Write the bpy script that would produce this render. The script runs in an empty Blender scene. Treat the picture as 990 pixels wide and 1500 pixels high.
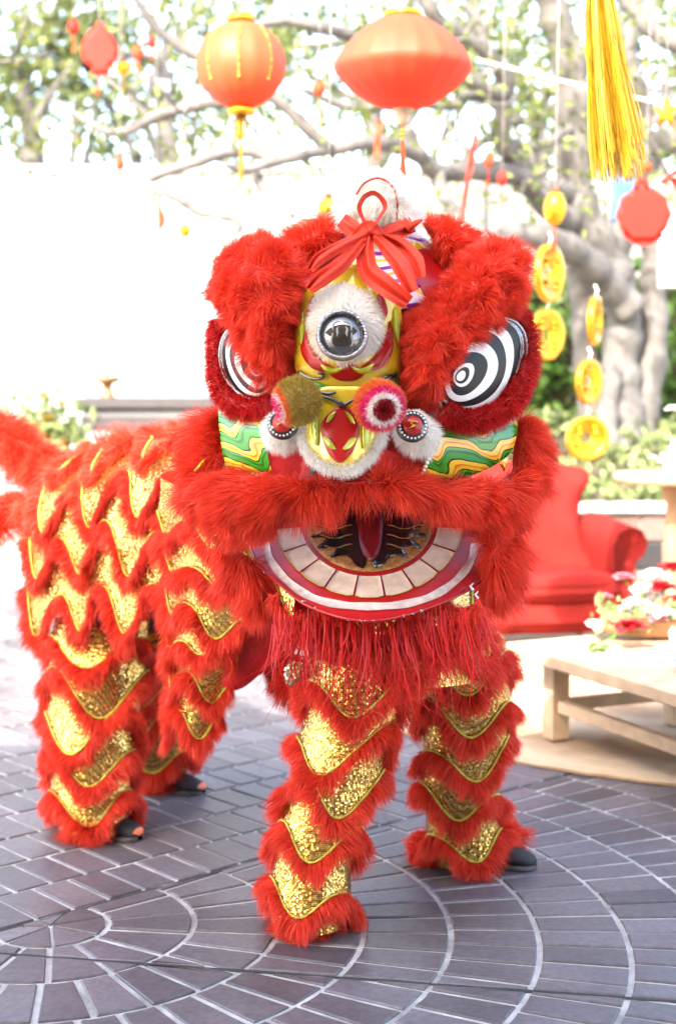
import bpy, math, random
import numpy as np
from mathutils import Vector
from mathutils.geometry import delaunay_2d_cdt

# ------------------------------------------------------------------ camera, sky, sun, exposure
SC = bpy.context.scene
COL = SC.collection
F_PX, CAM_H = 2160.0, 1.5
PITCH = math.atan(185 / F_PX)
cam = bpy.data.cameras.new('camera'); cam_o = bpy.data.objects.new('camera', cam); COL.objects.link(cam_o)
cam.sensor_fit = 'VERTICAL'; cam.sensor_height = 36; cam.sensor_width = 24
cam.lens = F_PX / 1500 * 36
cam_o.location = (0, 0, CAM_H); cam_o.rotation_euler = (math.pi / 2 - PITCH, 0, 0)
cam.clip_start = .05; cam.clip_end = 2000
cam.dof.use_dof = True; cam.dof.focus_distance = 3.78; cam.dof.aperture_fstop = 2.0
SC.camera = cam_o
SUN_EL, SUN_AZ = math.radians(40), math.radians(205)          # azimuth clockwise from +Y: behind the camera, to the left
w = bpy.data.worlds.new('World'); SC.world = w; w.use_nodes = True
wn = w.node_tree.nodes; sky = wn.new('ShaderNodeTexSky'); sky.sky_type = 'NISHITA'; sky.sun_disc = False
sky.sun_elevation = SUN_EL; sky.sun_rotation = SUN_AZ; sky.dust_density = 3.5; sky.air_density = 1.0; sky.ozone_density = .0
wn['Background'].inputs['Strength'].default_value = .15
w.node_tree.links.new(sky.outputs[0], wn['Background'].inputs[0])
sl = bpy.data.lights.new('sun', 'SUN'); so = bpy.data.objects.new('sun', sl); COL.objects.link(so)
sl.energy = 2.0; sl.angle = math.radians(.6); sl.color = (1, .95, .87)
sd = Vector((math.sin(SUN_AZ) * math.cos(SUN_EL), math.cos(SUN_AZ) * math.cos(SUN_EL), math.sin(SUN_EL)))
so.rotation_euler = sd.to_track_quat('Z', 'Y').to_euler(); so.location = sd * 30
SC.view_settings.view_transform = 'Standard'; SC.view_settings.look = 'None'; SC.view_settings.gamma = 1
SC.view_settings.use_curve_mapping = False
SC.view_settings.exposure = 3.2
SC.render.engine = 'CYCLES'
SC.cycles.use_denoising = True
SC.cycles.max_bounces = 8; SC.cycles.diffuse_bounces = 4; SC.cycles.transparent_max_bounces = 8

rng = np.random.default_rng(7); random.seed(7)

# ------------------------------------------------------------------ geometry helpers
SP, CP = math.sin(PITCH), math.cos(PITCH)
def at(px, py, Y):
    """point on the line of sight of a photo pixel at distance Y (metres ahead)"""
    x = (px - 495) / F_PX; y = (750 - py) / F_PX
    dy = CP + SP * y; t = Y / dy
    return np.array((x * t, Y, CAM_H + (-SP + CP * y) * t))
def gr(px, py, z=0.):
    x = (px - 495) / F_PX; y = (750 - py) / F_PX
    t = (z - CAM_H) / (-SP + CP * y)
    return np.array((x * t, (CP + SP * y) * t, z))
def to_px(P):
    P = np.asarray(P, float); X, Y, Z = P[..., 0], P[..., 1], P[..., 2] - CAM_H
    f = Y * CP - Z * SP; u = Y * SP + Z * CP
    return 495 + F_PX * X / f, 750 - F_PX * u / f
def unit(a):
    a = np.asarray(a, float); return a / np.maximum(np.linalg.norm(a, axis=-1, keepdims=True), 1e-9)
def catmull(pts, n=8, closed=False):
    P = np.asarray(pts, float); m = len(P); out = []
    for i in range(m if closed else m - 1):
        if closed: a, b, c, d = P[i - 1], P[i], P[(i + 1) % m], P[(i + 2) % m]
        else: a, b, c, d = P[max(i - 1, 0)], P[i], P[i + 1], P[min(i + 2, m - 1)]
        for k in range(n):
            t = k / n
            out.append(.5 * (2 * b + (c - a) * t + (2 * a - 5 * b + 4 * c - d) * t * t + (3 * b - a - 3 * c + d) * t ** 3))
    if not closed: out.append(P[-1])
    return np.array(out)
class G:
    """collects vertices, faces (tri/quad/ngon) and material indices"""
    def __init__(s): s.V = []; s.L = []; s.S = []; s.M = []; s.n = 0
    def add(s, V, F, mi=0):
        V = np.asarray(V, float).reshape(-1, 3)
        if isinstance(F, np.ndarray):
            s.L.append((F + s.n).ravel().astype(np.int64)); s.S.append(np.full(len(F), F.shape[1])); k = len(F)
        else:
            s.L.append(np.array([i + s.n for f in F for i in f], np.int64)); s.S.append(np.array([len(f) for f in F])); k = len(F)
        s.M.append(np.asarray(mi) if np.ndim(mi) else np.full(k, mi)); s.V.append(V); s.n += len(V); return s
    def join(s, g, mi=None):
        V = np.concatenate(g.V); L = np.concatenate(g.L) + s.n
        s.V.append(V); s.L.append(L); s.S += g.S; s.M += [m if mi is None else np.full(len(m), mi) for m in g.M]; s.n += len(V); return s
    def mesh(s, name, mats, smooth=True):
        V = np.concatenate(s.V); L = np.concatenate(s.L); S = np.concatenate(s.S); M = np.concatenate(s.M)
        me = bpy.data.meshes.new(name); me.vertices.add(len(V)); me.loops.add(len(L)); me.polygons.add(len(S))
        me.vertices.foreach_set('co', V.astype(np.float32).ravel()); me.loops.foreach_set('vertex_index', L.astype(np.int32))
        st = np.concatenate(([0], np.cumsum(S)[:-1])).astype(np.int32)
        me.polygons.foreach_set('loop_start', st)
        for m in (mats if isinstance(mats, (list, tuple)) else [mats]): me.materials.append(m)
        me.polygons.foreach_set('material_index', M.astype(np.int32))
        me.polygons.foreach_set('use_smooth', np.full(len(S), smooth))
        me.update(calc_edges=True); return me
    def obj(s, name, mats, parent=None, smooth=True):
        return link(name, s.mesh(name, mats, smooth), parent)
def link(name, me, parent=None):
    o = bpy.data.objects.new(name, me); COL.objects.link(o)
    if parent is not None:
        o.parent = parent
        if parent.parent is None and parent.type == 'EMPTY': o.location = -parent.location
    return o
def tag(o, label, cat, group=None):
    o['label'] = label; o['category'] = cat
    if group: o['group'] = group
    return o
def thing(name, label, cat, loc=(0, 0, 0), group=None):
    o = bpy.data.objects.new(name, None); COL.objects.link(o); o.location = Vector([float(c) for c in loc]); o.empty_display_size = .1
    return tag(o, label, cat, group)
def structure(o): o['kind'] = 'structure'; return o

def g_grid(P, closed_u=False, mi=0):
    """P (n,m,3) -> quads"""
    P = np.asarray(P, float); n, m = P.shape[:2]; g = G()
    i, j = np.meshgrid(np.arange(n if closed_u else n - 1), np.arange(m - 1), indexing='ij')
    i2 = (i + 1) % n
    F = np.stack((i * m + j, i2 * m + j, i2 * m + j + 1, i * m + j + 1), -1).reshape(-1, 4)
    return g.add(P.reshape(-1, 3), F, mi)
def frames(P):
    P = np.asarray(P, float); T = unit(np.gradient(P, axis=0))
    up = np.array((0, 0, 1.)) if abs(T[0][2]) < .9 else np.array((1., 0, 0))
    N = []; n = unit(np.cross(T[0], up))
    for t in T:
        n = unit(n - t * np.dot(n, t)); N.append(n)
    N = np.array(N); return T, N, np.cross(T, N)
def g_tube(P, r, seg=8, cap=True, flat=1.):
    P = np.asarray(P, float); r = np.broadcast_to(np.asarray(r, float), (len(P),))
    T, N, B = frames(P); a = np.linspace(0, 2 * np.pi, seg, endpoint=False)
    R = P[None] + r[None, :, None] * (np.cos(a)[:, None, None] * N[None] + flat * np.sin(a)[:, None, None] * B[None])
    g = g_grid(R, True)
    if cap:
        m = len(P); g.L.append(np.array([i * m for i in range(seg)][::-1] + [i * m + m - 1 for i in range(seg)])); g.S.append(np.array([seg, seg])); g.M.append(np.zeros(2, int))
    return g
def g_lathe(prof, c, seg=24, axis=(0, 0, 1), cap=True):
    """prof [(r,h)] revolved about axis through c"""
    ax = unit(axis); u = unit(np.cross(ax, (0, 1, 0) if abs(ax[1]) < .9 else (1, 0, 0))); v = np.cross(ax, u)
    a = np.linspace(0, 2 * np.pi, seg, endpoint=False); prof = np.asarray(prof, float)
    P = np.asarray(c)[None, None] + prof[None, :, 0, None] * (np.cos(a)[:, None, None] * u + np.sin(a)[:, None, None] * v) + prof[None, :, 1, None] * ax
    return g_grid(P, True)
def g_box(c, h, rot=0., bev=.006, ex=None):
    """bevelled box, centre c, half sizes h, turned rot about z"""
    hx, hy, hz = h; b = min(bev, hx * .6, hy * .6, hz * .6); V = []; 
    for z, k in ((-hz, 1), (-hz + b, 0), (hz - b, 0), (hz, 1)):
        for sx, sy in ((-1, -1), (1, -1), (1, 1), (-1, 1)):
            V.append((sx * (hx - b * k), sy * (hy - b * k), z))
    V = np.array(V); cr, sr = math.cos(rot), math.sin(rot)
    V = np.stack((V[:, 0] * cr - V[:, 1] * sr, V[:, 0] * sr + V[:, 1] * cr, V[:, 2]), 1) + np.asarray(c)
    F = [(3, 2, 1, 0), (12, 13, 14, 15)]
    for l in range(3):
        for k in range(4): F.append((l * 4 + k, l * 4 + (k + 1) % 4, l * 4 + 4 + (k + 1) % 4, l * 4 + 4 + k))
    return G().add(V, F)
def offset_poly(P, d):
    P = np.asarray(P, float); t = unit(np.roll(P, -1, 0) - np.roll(P, 1, 0)); n = np.stack((-t[:, 1], t[:, 0]), 1)
    area = .5 * np.sum(P[:, 0] * np.roll(P[:, 1], -1) - np.roll(P[:, 0], -1) * P[:, 1])
    return P + n * d * (1 if area > 0 else -1)
def seg_dist(Q, P):
    A = P; B = np.roll(P, -1, 0); d = B - A; L2 = np.maximum((d ** 2).sum(1), 1e-12)
    t = np.clip(((Q[:, None] - A[None]) * d[None]).sum(2) / L2, 0, 1)
    return np.sqrt((((A[None] + t[..., None] * d[None]) - Q[:, None]) ** 2).sum(2)).min(1)
def inside(Q, P):
    x, y = Q[:, 0], Q[:, 1]; A = P; B = np.roll(P, -1, 0); c = np.zeros(len(Q), bool)
    for a, b in zip(A, B):
        k = ((a[1] > y) != (b[1] > y)); xx = (b[0] - a[0]) * (y - a[1]) / (b[1] - a[1] + 1e-12) + a[0]
        c ^= k & (x < xx)
    return c
def fill(outline, step):
    """triangulated outline with interior points -> 2-D verts, tris, boundary count"""
    P = np.asarray(outline, float); nb = len(P)
    lo, hi = P.min(0), P.max(0)
    gx, gy = np.meshgrid(np.arange(lo[0], hi[0], step), np.arange(lo[1], hi[1], step * .87)); gx = gx + (np.arange(gx.shape[0]) % 2)[:, None] * step / 2
    Q = np.stack((gx.ravel(), gy.ravel()), 1); Q = Q[inside(Q, P)]
    if len(Q): Q = Q[seg_dist(Q, P) > step * .45]
    A = np.concatenate((P, Q)) if len(Q) else P
    v, e, f, *_ = delaunay_2d_cdt([Vector(p) for p in A], [(i, (i + 1) % nb) for i in range(nb)], [], 1, 1e-6)
    return np.array([(p.x, p.y) for p in v]), np.array([tuple(t) for t in f], np.int64), nb
def pillow(outline, R, front, back, step, smooth=6):
    """closed cushion over a 2-D outline; front/back map (xy, h 0..1) -> 3-D points"""
    P = catmull(outline, smooth, True) if smooth else np.asarray(outline, float)
    v, f, _ = fill(P, step); d = seg_dist(v, P); h = np.sqrt(np.clip(1 - (1 - np.minimum(d / R, 1)) ** 2, 0, 1))
    A = front(v, h); B = back(v, h); g = G(); n = len(v)
    # wind the front so that its normals point away from the back
    a, b, c = A[f[:, 0]], A[f[:, 1]], A[f[:, 2]]; nn = np.cross(b - a, c - a)
    if ((nn * (A - B)[f[:, 0]]).sum(1)).sum() < 0: f = f[:, ::-1]
    g.add(A, f); g.add(B, f[:, ::-1]); return g
def px_pillow(outline, Y0, T, R, step=9, inset=0, backT=None):
    """cushion traced in the photo, standing at distance Y0 (number or function of px)"""
    P = catmull(outline, 6, True)
    if inset: P = offset_poly(P, inset)
    yf = Y0 if callable(Y0) else (lambda v: np.full(len(v), float(Y0)))
    bt = T if backT is None else backT
    fr = lambda v, h: np.array([at(x, y, Y) for (x, y), Y in zip(v, yf(v) - T * h)])
    bk = lambda v, h: np.array([at(x, y, Y) for (x, y), Y in zip(v, yf(v) + bt * h + .004)])
    return pillow(P, R, fr, bk, step, 0)
def decal(outline, D, off, step=7, smooth=6, thick=.004):
    """thin plate following a curved shell whose distance is D(px,py)"""
    P = catmull(outline, smooth, True) if smooth else np.asarray(outline, float)
    v, f, nb = fill(P, step); y = np.array([D(a, b) for a, b in v])
    A = np.array([at(a, b, Y - off) for (a, b), Y in zip(v, y)]); B = np.array([at(a, b, Y - off + thick) for (a, b), Y in zip(v, y)])
    a, b, c = A[f[:, 0]], A[f[:, 1]], A[f[:, 2]]
    if (np.cross(b - a, c - a)[:, 1]).sum() > 0: f = f[:, ::-1]
    g = G().add(A, f).add(B, f[:, ::-1])
    k = np.arange(nb); n = len(v)
    g.L.append(np.stack((k, (k + 1) % nb, (k + 1) % nb + n, k + n), 1).ravel()); g.S.append(np.full(nb, 4)); g.M.append(np.zeros(nb, int))
    return g
def sample(g, density, seed=0):
    """random points and normals on the faces of g"""
    r = np.random.default_rng(seed); V = np.concatenate(g.V); L = np.concatenate(g.L); S = np.concatenate(g.S)
    st = np.concatenate(([0], np.cumsum(S)[:-1])); T = []
    for k in (3, 4):
        m = st[S == k]
        if len(m):
            T.append(np.stack((L[m], L[m + 1], L[m + 2]), 1))
            if k == 4: T.append(np.stack((L[m], L[m + 2], L[m + 3]), 1))
    T = np.concatenate(T); a, b, c = V[T[:, 0]], V[T[:, 1]], V[T[:, 2]]
    cr = np.cross(b - a, c - a); A = np.linalg.norm(cr, axis=1) / 2; N = int(A.sum() * density)
    i = r.choice(len(T), N, p=A / A.sum()); u, v = r.random(N), r.random(N); k = u + v > 1; u[k] = 1 - u[k]; v[k] = 1 - v[k]
    # smooth vertex normals
    VN = np.zeros_like(V)
    for q in range(3): np.add.at(VN, T[:, q], cr)
    VN = unit(VN); w0 = (1 - u - v)[:, None]
    return w0 * a[i] + u[:, None] * b[i] + v[:, None] * c[i], unit(w0 * VN[T[i, 0]] + u[:, None] * VN[T[i, 1]] + v[:, None] * VN[T[i, 2]])
def nvec(P, freq, seed):
    r = np.random.default_rng(seed); out = np.zeros_like(P)
    for c in range(3):
        for k in range(4):
            K = r.normal(size=3); K = K / np.linalg.norm(K) * freq * (.6 + .9 * r.random()); out[:, c] += np.sin(P @ K + r.random() * 7)
    return out / 2
def strands(root, dirn, length, width, nseg=3, droop=.35, clump=.45, freq=55., jit=.25, seed=1, wave=.0):
    """tapered hair ribbons as one triangle soup"""
    r = np.random.default_rng(seed); N = len(root); length = np.broadcast_to(length, (N,)) * (.65 + .5 * r.random(N))
    d = unit(dirn + r.normal(size=(N, 3)) * jit + nvec(root, freq, seed + 5) * clump)
    side = unit(np.cross(d, r.normal(size=(N, 3)))); wv = nvec(root, freq * 1.7, seed + 9) * clump * .5
    g0 = np.array((0, 0, -1.)); pts = []
    for k in range(nseg + 1):
        s = k / nseg
        p = root + d * (length * s)[:, None] + g0 * (length * droop * s * s)[:, None] + wv * (length * s * s)[:, None]
        if wave: p = p + side * (np.sin(s * 9 + r.random(N) * .01 + root[:, 0] * 90) * wave * s)[:, None]
        pts.append(p)
    wd = width * (.7 + .6 * r.random(N)); m = 2 * nseg + 1; V = np.zeros((N, m, 3))
    for k in range(nseg):
        hw = (wd * .5 * (1 - .55 * k / nseg))[:, None] * side; V[:, 2 * k] = pts[k] - hw; V[:, 2 * k + 1] = pts[k] + hw
    V[:, m - 1] = pts[nseg]; T = []
    for k in range(nseg - 1): T += [(2 * k, 2 * k + 1, 2 * k + 3), (2 * k, 2 * k + 3, 2 * k + 2)]
    T.append((2 * nseg - 2, 2 * nseg - 1, m - 1)); T = np.array(T)
    return G().add(V.reshape(-1, 3), (np.arange(N)[:, None, None] * m + T[None]).reshape(-1, 3))
def furry(g, density, length, width, flow=None, nw=1., seed=1, **kw):
    """cushion g plus hair growing from it; flow(P)->direction added to the normals"""
    P, N = sample(g, density, seed); d = N * nw
    if flow is not None: d = d + flow(P)
    return G().join(g).join(strands(P, d, length, width, seed=seed, **kw))
def fur_tube(path, r, density, length, width, seed=1, seg=8, flow=None, nw=1., **kw):
    return furry(g_tube(path, r, seg), density, length, width, flow, nw, seed, **kw)
def px_path(pts, n=6): 
    return catmull(np.array([at(*p) for p in pts]), n)

# ------------------------------------------------------------------ materials
def mat(name): 
    m = bpy.data.materials.new(name); m.use_nodes = True; nt = m.node_tree; return m, nt, nt.nodes['Principled BSDF'], nt.nodes['Material Output']
def N_(nt, kind, **kw):
    n = nt.nodes.new('ShaderNode' + kind)
    for k, v in kw.items():
        if k.startswith('i_'): n.inputs[k[2:].replace('_', ' ')].default_value = v
        else: setattr(n, k, v)
    return n
def ramp(nt, stops, interp='LINEAR'):
    n = nt.nodes.new('ShaderNodeValToRGB'); e = n.color_ramp.elements; n.color_ramp.interpolation = interp
    while len(e) < len(stops): e.new(.5)
    for k, (p, c) in enumerate(stops): e[k].position = p; e[k].color = tuple(c) + (1,) if len(c) == 3 else c
    return n
def coords(nt, scale=1.):
    tc = N_(nt, 'TexCoord'); mp = N_(nt, 'Mapping'); mp.inputs['Scale'].default_value = (scale,) * 3 if np.ndim(scale) == 0 else scale
    nt.links.new(tc.outputs['Object'], mp.inputs[0]); return mp.outputs[0]
def plain(name, c, rough=.5, metal=0., var=.15, nscale=20., bump=.15, bscale=80., coat=0., trans=0., spec=.5):
    m, nt, b, out = mat(name); L = nt.links.new; co = coords(nt)
    no = N_(nt, 'TexNoise', i_Scale=nscale, i_Detail=5.); L(co, no.inputs['Vector'])
    c = np.array(c, float); rp = ramp(nt, [(.3, tuple(c * (1 - var))), (.7, tuple(np.minimum(c * (1 + var), 1)))]); L(no.outputs[0], rp.inputs[0]); L(rp.outputs[0], b.inputs['Base Color'])
    b.inputs['Roughness'].default_value = rough; b.inputs['Metallic'].default_value = metal; b.inputs['Coat Weight'].default_value = coat; b.inputs['Coat Roughness'].default_value = .08
    b.inputs['Specular IOR Level'].default_value = spec
    if bump:
        n2 = N_(nt, 'TexNoise', i_Scale=bscale, i_Detail=4.); L(co, n2.inputs['Vector']); bp = N_(nt, 'Bump', i_Strength=bump, i_Distance=.01); L(n2.outputs[0], bp.inputs['Height']); L(bp.outputs[0], b.inputs['Normal'])
    if trans:
        t = N_(nt, 'BsdfTranslucent'); mx = N_(nt, 'MixShader', i_Fac=trans); L(rp.outputs[0], t.inputs[0]); L(b.outputs[0], mx.inputs[1]); L(t.outputs[0], mx.inputs[2]); L(mx.outputs[0], out.inputs[0])
    return m
def fur_mat(name, c0, c1, trans=.38, rough=.45, spec=.35):
    m, nt, b, out = mat(name); L = nt.links.new; ge = N_(nt, 'NewGeometry')
    rp = ramp(nt, [(0, c0), (1, c1)]); L(ge.outputs['Random Per Island'], rp.inputs[0]); L(rp.outputs[0], b.inputs['Base Color'])
    b.inputs['Roughness'].default_value = rough; b.inputs['Specular IOR Level'].default_value = spec
    t = N_(nt, 'BsdfTranslucent'); L(rp.outputs[0], t.inputs[0]); mx = N_(nt, 'MixShader', i_Fac=trans)
    L(b.outputs[0], mx.inputs[1]); L(t.outputs[0], mx.inputs[2]); L(mx.outputs[0], out.inputs[0]); return m
def sequin_mat(name, c0, c1, cell=.005, tilt=.5):
    m, nt, b, out = mat(name); L = nt.links.new; co = coords(nt, 1 / cell)
    v = N_(nt, 'TexVoronoi', i_Scale=1., i_Randomness=.12); L(co, v.inputs['Vector'])
    rp = ramp(nt, [(0, c0), (1, c1)]); sp = N_(nt, 'SeparateColor'); L(v.outputs['Color'], sp.inputs[0]); L(sp.outputs[0], rp.inputs[0])
    dk = ramp(nt, [(.42, (1, 1, 1)), (.6, (.3, .22, .12))]); L(v.outputs['Distance'], dk.inputs[0])
    mu = N_(nt, 'Mix', data_type='RGBA', blend_type='MULTIPLY'); mu.inputs[0].default_value = 1; L(rp.outputs[0], mu.inputs[6]); L(dk.outputs[0], mu.inputs[7]); L(mu.outputs[2], b.inputs['Base Color'])
    b.inputs['Metallic'].default_value = .92; b.inputs['Roughness'].default_value = .22
    ge = N_(nt, 'NewGeometry'); s1 = N_(nt, 'VectorMath', operation='SUBTRACT'); s1.inputs[1].default_value = (.5, .5, .5); L(v.outputs['Color'], s1.inputs[0])
    s2 = N_(nt, 'VectorMath', operation='SCALE'); s2.inputs['Scale'].default_value = tilt; L(s1.outputs[0], s2.inputs[0])
    s3 = N_(nt, 'VectorMath', operation='ADD'); L(ge.outputs['Normal'], s3.inputs[0]); L(s2.outputs[0], s3.inputs[1])
    s4 = N_(nt, 'VectorMath', operation='NORMALIZE'); L(s3.outputs[0], s4.inputs[0]); L(s4.outputs[0], b.inputs['Normal']); return m
def band_mat(name, stops, direction, scale, distort, rough=.15):
    m, nt, b, out = mat(name); L = nt.links.new; co = coords(nt)
    wv = N_(nt, 'TexWave', bands_direction=direction, wave_profile='SAW', i_Scale=scale, i_Distortion=distort, i_Detail=1., i_Detail_Scale=1.2); L(co, wv.inputs['Vector'])
    rp = ramp(nt, stops, 'CONSTANT'); L(wv.outputs['Fac'], rp.inputs[0]); L(rp.outputs[0], b.inputs['Base Color'])
    b.inputs['Roughness'].default_value = rough; b.inputs['Coat Weight'].default_value = .8; b.inputs['Coat Roughness'].default_value = .05; return m

M = {}
M['fur'] = fur_mat('red_fur', (.64, .033, .015), (.90, .090, .040))
M['fur_short'] = fur_mat('short_crimson_fur', (.42, .006, .006), (.62, .016, .012), .2)
M['fur_white'] = fur_mat('white_fur', (.82, .78, .70), (.92, .90, .86), .35)
M['fur_olive'] = fur_mat('olive_gold_fur', (.30, .20, .03), (.48, .33, .07), .15)
M['fur_pink'] = fur_mat('magenta_fur', (.62, .01, .12), (.78, .03, .2), .2)
M['fur_orange'] = fur_mat('orange_fur', (.65, .12, .02), (.8, .2, .04), .2)
M['fur_dark'] = fur_mat('dark_crimson_fur', (.22, .004, .01), (.4, .01, .02), .15)
M['hair'] = fur_mat('red_horsehair', (.36, .004, .004), (.60, .012, .008), .15, .45, .25)
M['sequin'] = sequin_mat('gold_sequins', (.48, .26, .045), (.93, .67, .22))
M['sequin_silver'] = sequin_mat('pale_sequins', (.5, .42, .3), (.9, .8, .6))
M['braid'] = plain('lime_gold_braid', (.52, .47, .06), .45, .35, .35, 220, .6, 300)
M['red_cloth'] = plain('red_lining_cloth', (.50, .006, .008), .6, 0, .2, 12, .25, 60)
M['satin'] = plain('orange_red_satin', (.56, .036, .016), .62, 0, .12, 9, .2, 260, spec=.2)
M['yellow'] = plain('yellow_lacquer', (.70, .50, .025), .22, .15, .12, 14, .05, 60, coat=.8)
M['lime'] = plain('lime_lacquer', (.42, .46, .02), .22, .1, .15, 20, .05, 60, coat=.8)
M['green'] = plain('green_lacquer', (.03, .30, .03), .2, 0, .2, 20, .05, 60, coat=.8)
M['red'] = plain('red_lacquer', (.36, .007, .007), .3, 0, .15, 14, .04, 60, coat=.25, spec=.3)
M['red_lip'] = plain('red_lip_paint', (.42, .007, .009), .4, 0, .15, 25, .1, 60, coat=.1)
M['orange'] = plain('orange_lacquer', (.75, .18, .02), .25, 0, .15, 14, .05, 60, coat=.6)
M['purple'] = plain('purple_lacquer', (.22, .04, .34), .25, 0, .2, 25, .05, 60, coat=.6)
M['black'] = plain('black_lacquer', (.012, .011, .011), .12, 0, .2, 30, .03, 60, coat=1.)
M['white'] = plain('white_lacquer', (.80, .78, .74), .2, 0, .05, 30, .05, 50, coat=.8)
M['lipwhite'] = plain('scuffed_white_lip', (.58, .46, .40), .45, 0, .25, 35, .25, 45, coat=.1)
M['tooth'] = plain('tooth_paint', (.64, .48, .36), .5, 0, .12, 40, .15, 60)
M['bronze'] = plain('bronze_glitter', (.34, .15, .035), .45, .3, .5, 120, .4, 200)
M['tongue'] = plain('dark_red_tongue', (.16, .006, .008), .35, 0, .2, 25, .1, 60)
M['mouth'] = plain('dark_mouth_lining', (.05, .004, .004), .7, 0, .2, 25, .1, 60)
M['silver'] = plain('beaded_silver', (.42, .42, .43), .25, 1., .3, 200, .3, 250)
M['mirror'] = plain('convex_mirror', (.15, .145, .14), .03, 1., .25, 16, 0, 60)
M['gold'] = plain('gold_foil', (.62, .31, .02), .25, .8, .2, 30, .5, 40)
_m, nt, b, out = mat('wave_painted_cheek'); _L = nt.links.new; sx = N_(nt, 'SeparateXYZ'); _L(coords(nt), sx.inputs[0])
def _mth(op, a, c):
    n = N_(nt, 'Math', operation=op)
    for i, v in enumerate((a, c)):
        if isinstance(v, (int, float)): n.inputs[i].default_value = v
        else: _L(v, n.inputs[i])
    return n.outputs[0]
nz = N_(nt, 'TexNoise', i_Scale=9., i_Detail=2.); _L(coords(nt), nz.inputs['Vector'])
ph = _mth('ADD', _mth('ADD', _mth('MULTIPLY', sx.outputs[0], 40.), _mth('MULTIPLY', sx.outputs[2], 30.)), _mth('MULTIPLY', nz.outputs[0], 5.)); wvy = _mth('ADD', _mth('MULTIPLY', _mth('SINE', ph, 0.), .30), _mth('MULTIPLY', _mth('SINE', _mth('MULTIPLY', ph, 2.3), 0.), .08))
fr = _mth('FRACT', _mth('ADD', _mth('MULTIPLY', sx.outputs[2], 17.), wvy), 0.)
rp = ramp(nt, [(0, (.01, .012, .01)), (.07, (.02, .30, .02)), (.34, (.01, .13, .012)), (.46, (.02, .34, .03)), (.55, (.01, .012, .01)), (.60, (.80, .50, .02)), (.74, (.76, .20, .02)), (.82, (.82, .58, .04))], 'CONSTANT'); _L(fr, rp.inputs[0]); _L(rp.outputs[0], b.inputs['Base Color'])
b.inputs['Roughness'].default_value = .25; b.inputs['Coat Weight'].default_value = .7; b.inputs['Coat Roughness'].default_value = .06; M['cheek'] = _m
M['scale'] = band_mat('purple_white_scales', [(0, (.25, .05, .38)), (.22, (.80, .76, .74)), (.55, (.80, .55, .05)), (.75, (.82, .8, .76))], 'Z', 7., 5.)
M['plastic'], _nt, _b, _o = mat('clear_plastic'); _b.inputs['Transmission Weight'].default_value = .9; _b.inputs['Roughness'].default_value = .08; _b.inputs['Base Color'].default_value = (.9, .92, .93, 1)
M['eye_black'] = plain('eye_black', (.010, .010, .010), .38, 0, .2, 30, .03, 60, spec=.3)
M['eye_white'] = plain('eye_white', (.74, .72, .68), .35, 0, .06, 30, .05, 50, spec=.3)
M['shoe'] = plain('black_canvas', (.014, .013, .014), .75, 0, .2, 60, .3, 400)
M['shoe_toe'] = plain('orange_rubber', (.72, .15, .05), .5)
M['lantern_red'] = plain('red_lantern_silk', (.66, .075, .028), .6, 0, .08, 8, .15, 120, trans=.42)
M['lantern_orange'] = plain('orange_lantern_silk', (.66, .085, .022), .55, 0, .06, 8, .1, 120, trans=.35)
M['paper_red'] = plain('red_card', (.45, .022, .014), .55, 0, .06, 8, .1, 60, trans=.15, spec=.15)
M['paper_orange'] = plain('orange_card', (.36, .055, .02), .6, 0, .06, 8, .1, 60, trans=.2, spec=.15)
M['tassel_y'] = fur_mat('yellow_silk', (.20, .09, .002), (.60, .38, .025), .25, .3, .5)
M['tassel_r'] = fur_mat('red_silk', (.60, .05, .02), (.75, .10, .04), .25)
M['bark'] = plain('pale_grey_bark', (.105, .095, .086), .9, 0, .35, 7, .9, 16)
M['leaf'] = fur_mat('olive_leaf', (.05, .075, .015), (.16, .18, .05), .4, .5, .3)
M['leaf_far'] = fur_mat('pale_leaf', (.05, .07, .02), (.15, .16, .055), .35, .6, .2)
M['ivy'] = fur_mat('ivy_leaf', (.035, .075, .012), (.10, .19, .03), .3, .45, .3)
M['cover'] = fur_mat('ground_cover_leaf', (.12, .17, .05), (.32, .36, .15), .35, .5, .3)
M['soil'] = plain('dark_soil', (.05, .035, .022), .95, 0, .4, 15, .8, 40)
M['wall_white'] = plain('white_render', (.25, .247, .24), .9, 0, .06, 3, .15, 30)
M['wall_grey'] = plain('grey_render', (.15, .144, .134), .9, 0, .15, 2, .2, 30)
M['wood_pale'] = plain('pale_raw_wood', (.44, .305, .185), .65, 0, .22, 9, .25, 70)
M['wood_brown'] = plain('brown_wood', (.34, .19, .09), .55, 0, .25, 9, .25, 70)
M['velvet'] = plain('red_velvet', (.19, .013, .010), .85, 0, .22, 5, .2, 30, spec=.1)
M['jute'] = None
M['petal_w'] = plain('white_petal', (.82, .79, .74), .6, 0, .06, 30, .1, 60, trans=.3)
M['petal_r'] = plain('red_petal', (.45, .012, .02), .55, 0, .3, 50, .2, 60, trans=.2)
M['petal_p'] = plain('pink_petal', (.66, .25, .28), .55, 0, .2, 50, .1, 60, trans=.3)
M['ceramic'] = plain('pale_blue_ceramic', (.30, .44, .66), .3, 0, .06, 8, .03, 40, coat=.5)
M['ceramic_w'] = plain('white_ceramic', (.80, .79, .77), .25, 0, .03, 8, .03, 40, coat=.6)
M['blue'] = plain('blue_cloth', (.04, .14, .42), .7)
M['dark'] = plain('dark_grey_metal', (.035, .03, .03), .5)
M['grey'] = plain('grey_stone', (.22, .22, .225), .6)
M['concrete'] = plain('pale_coping', (.36, .35, .33), .8)
M['string'] = plain('pale_cord', (.62, .58, .52), .8)
M['vent'] = plain('black_vent', (.02, .02, .02), .5)
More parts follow.
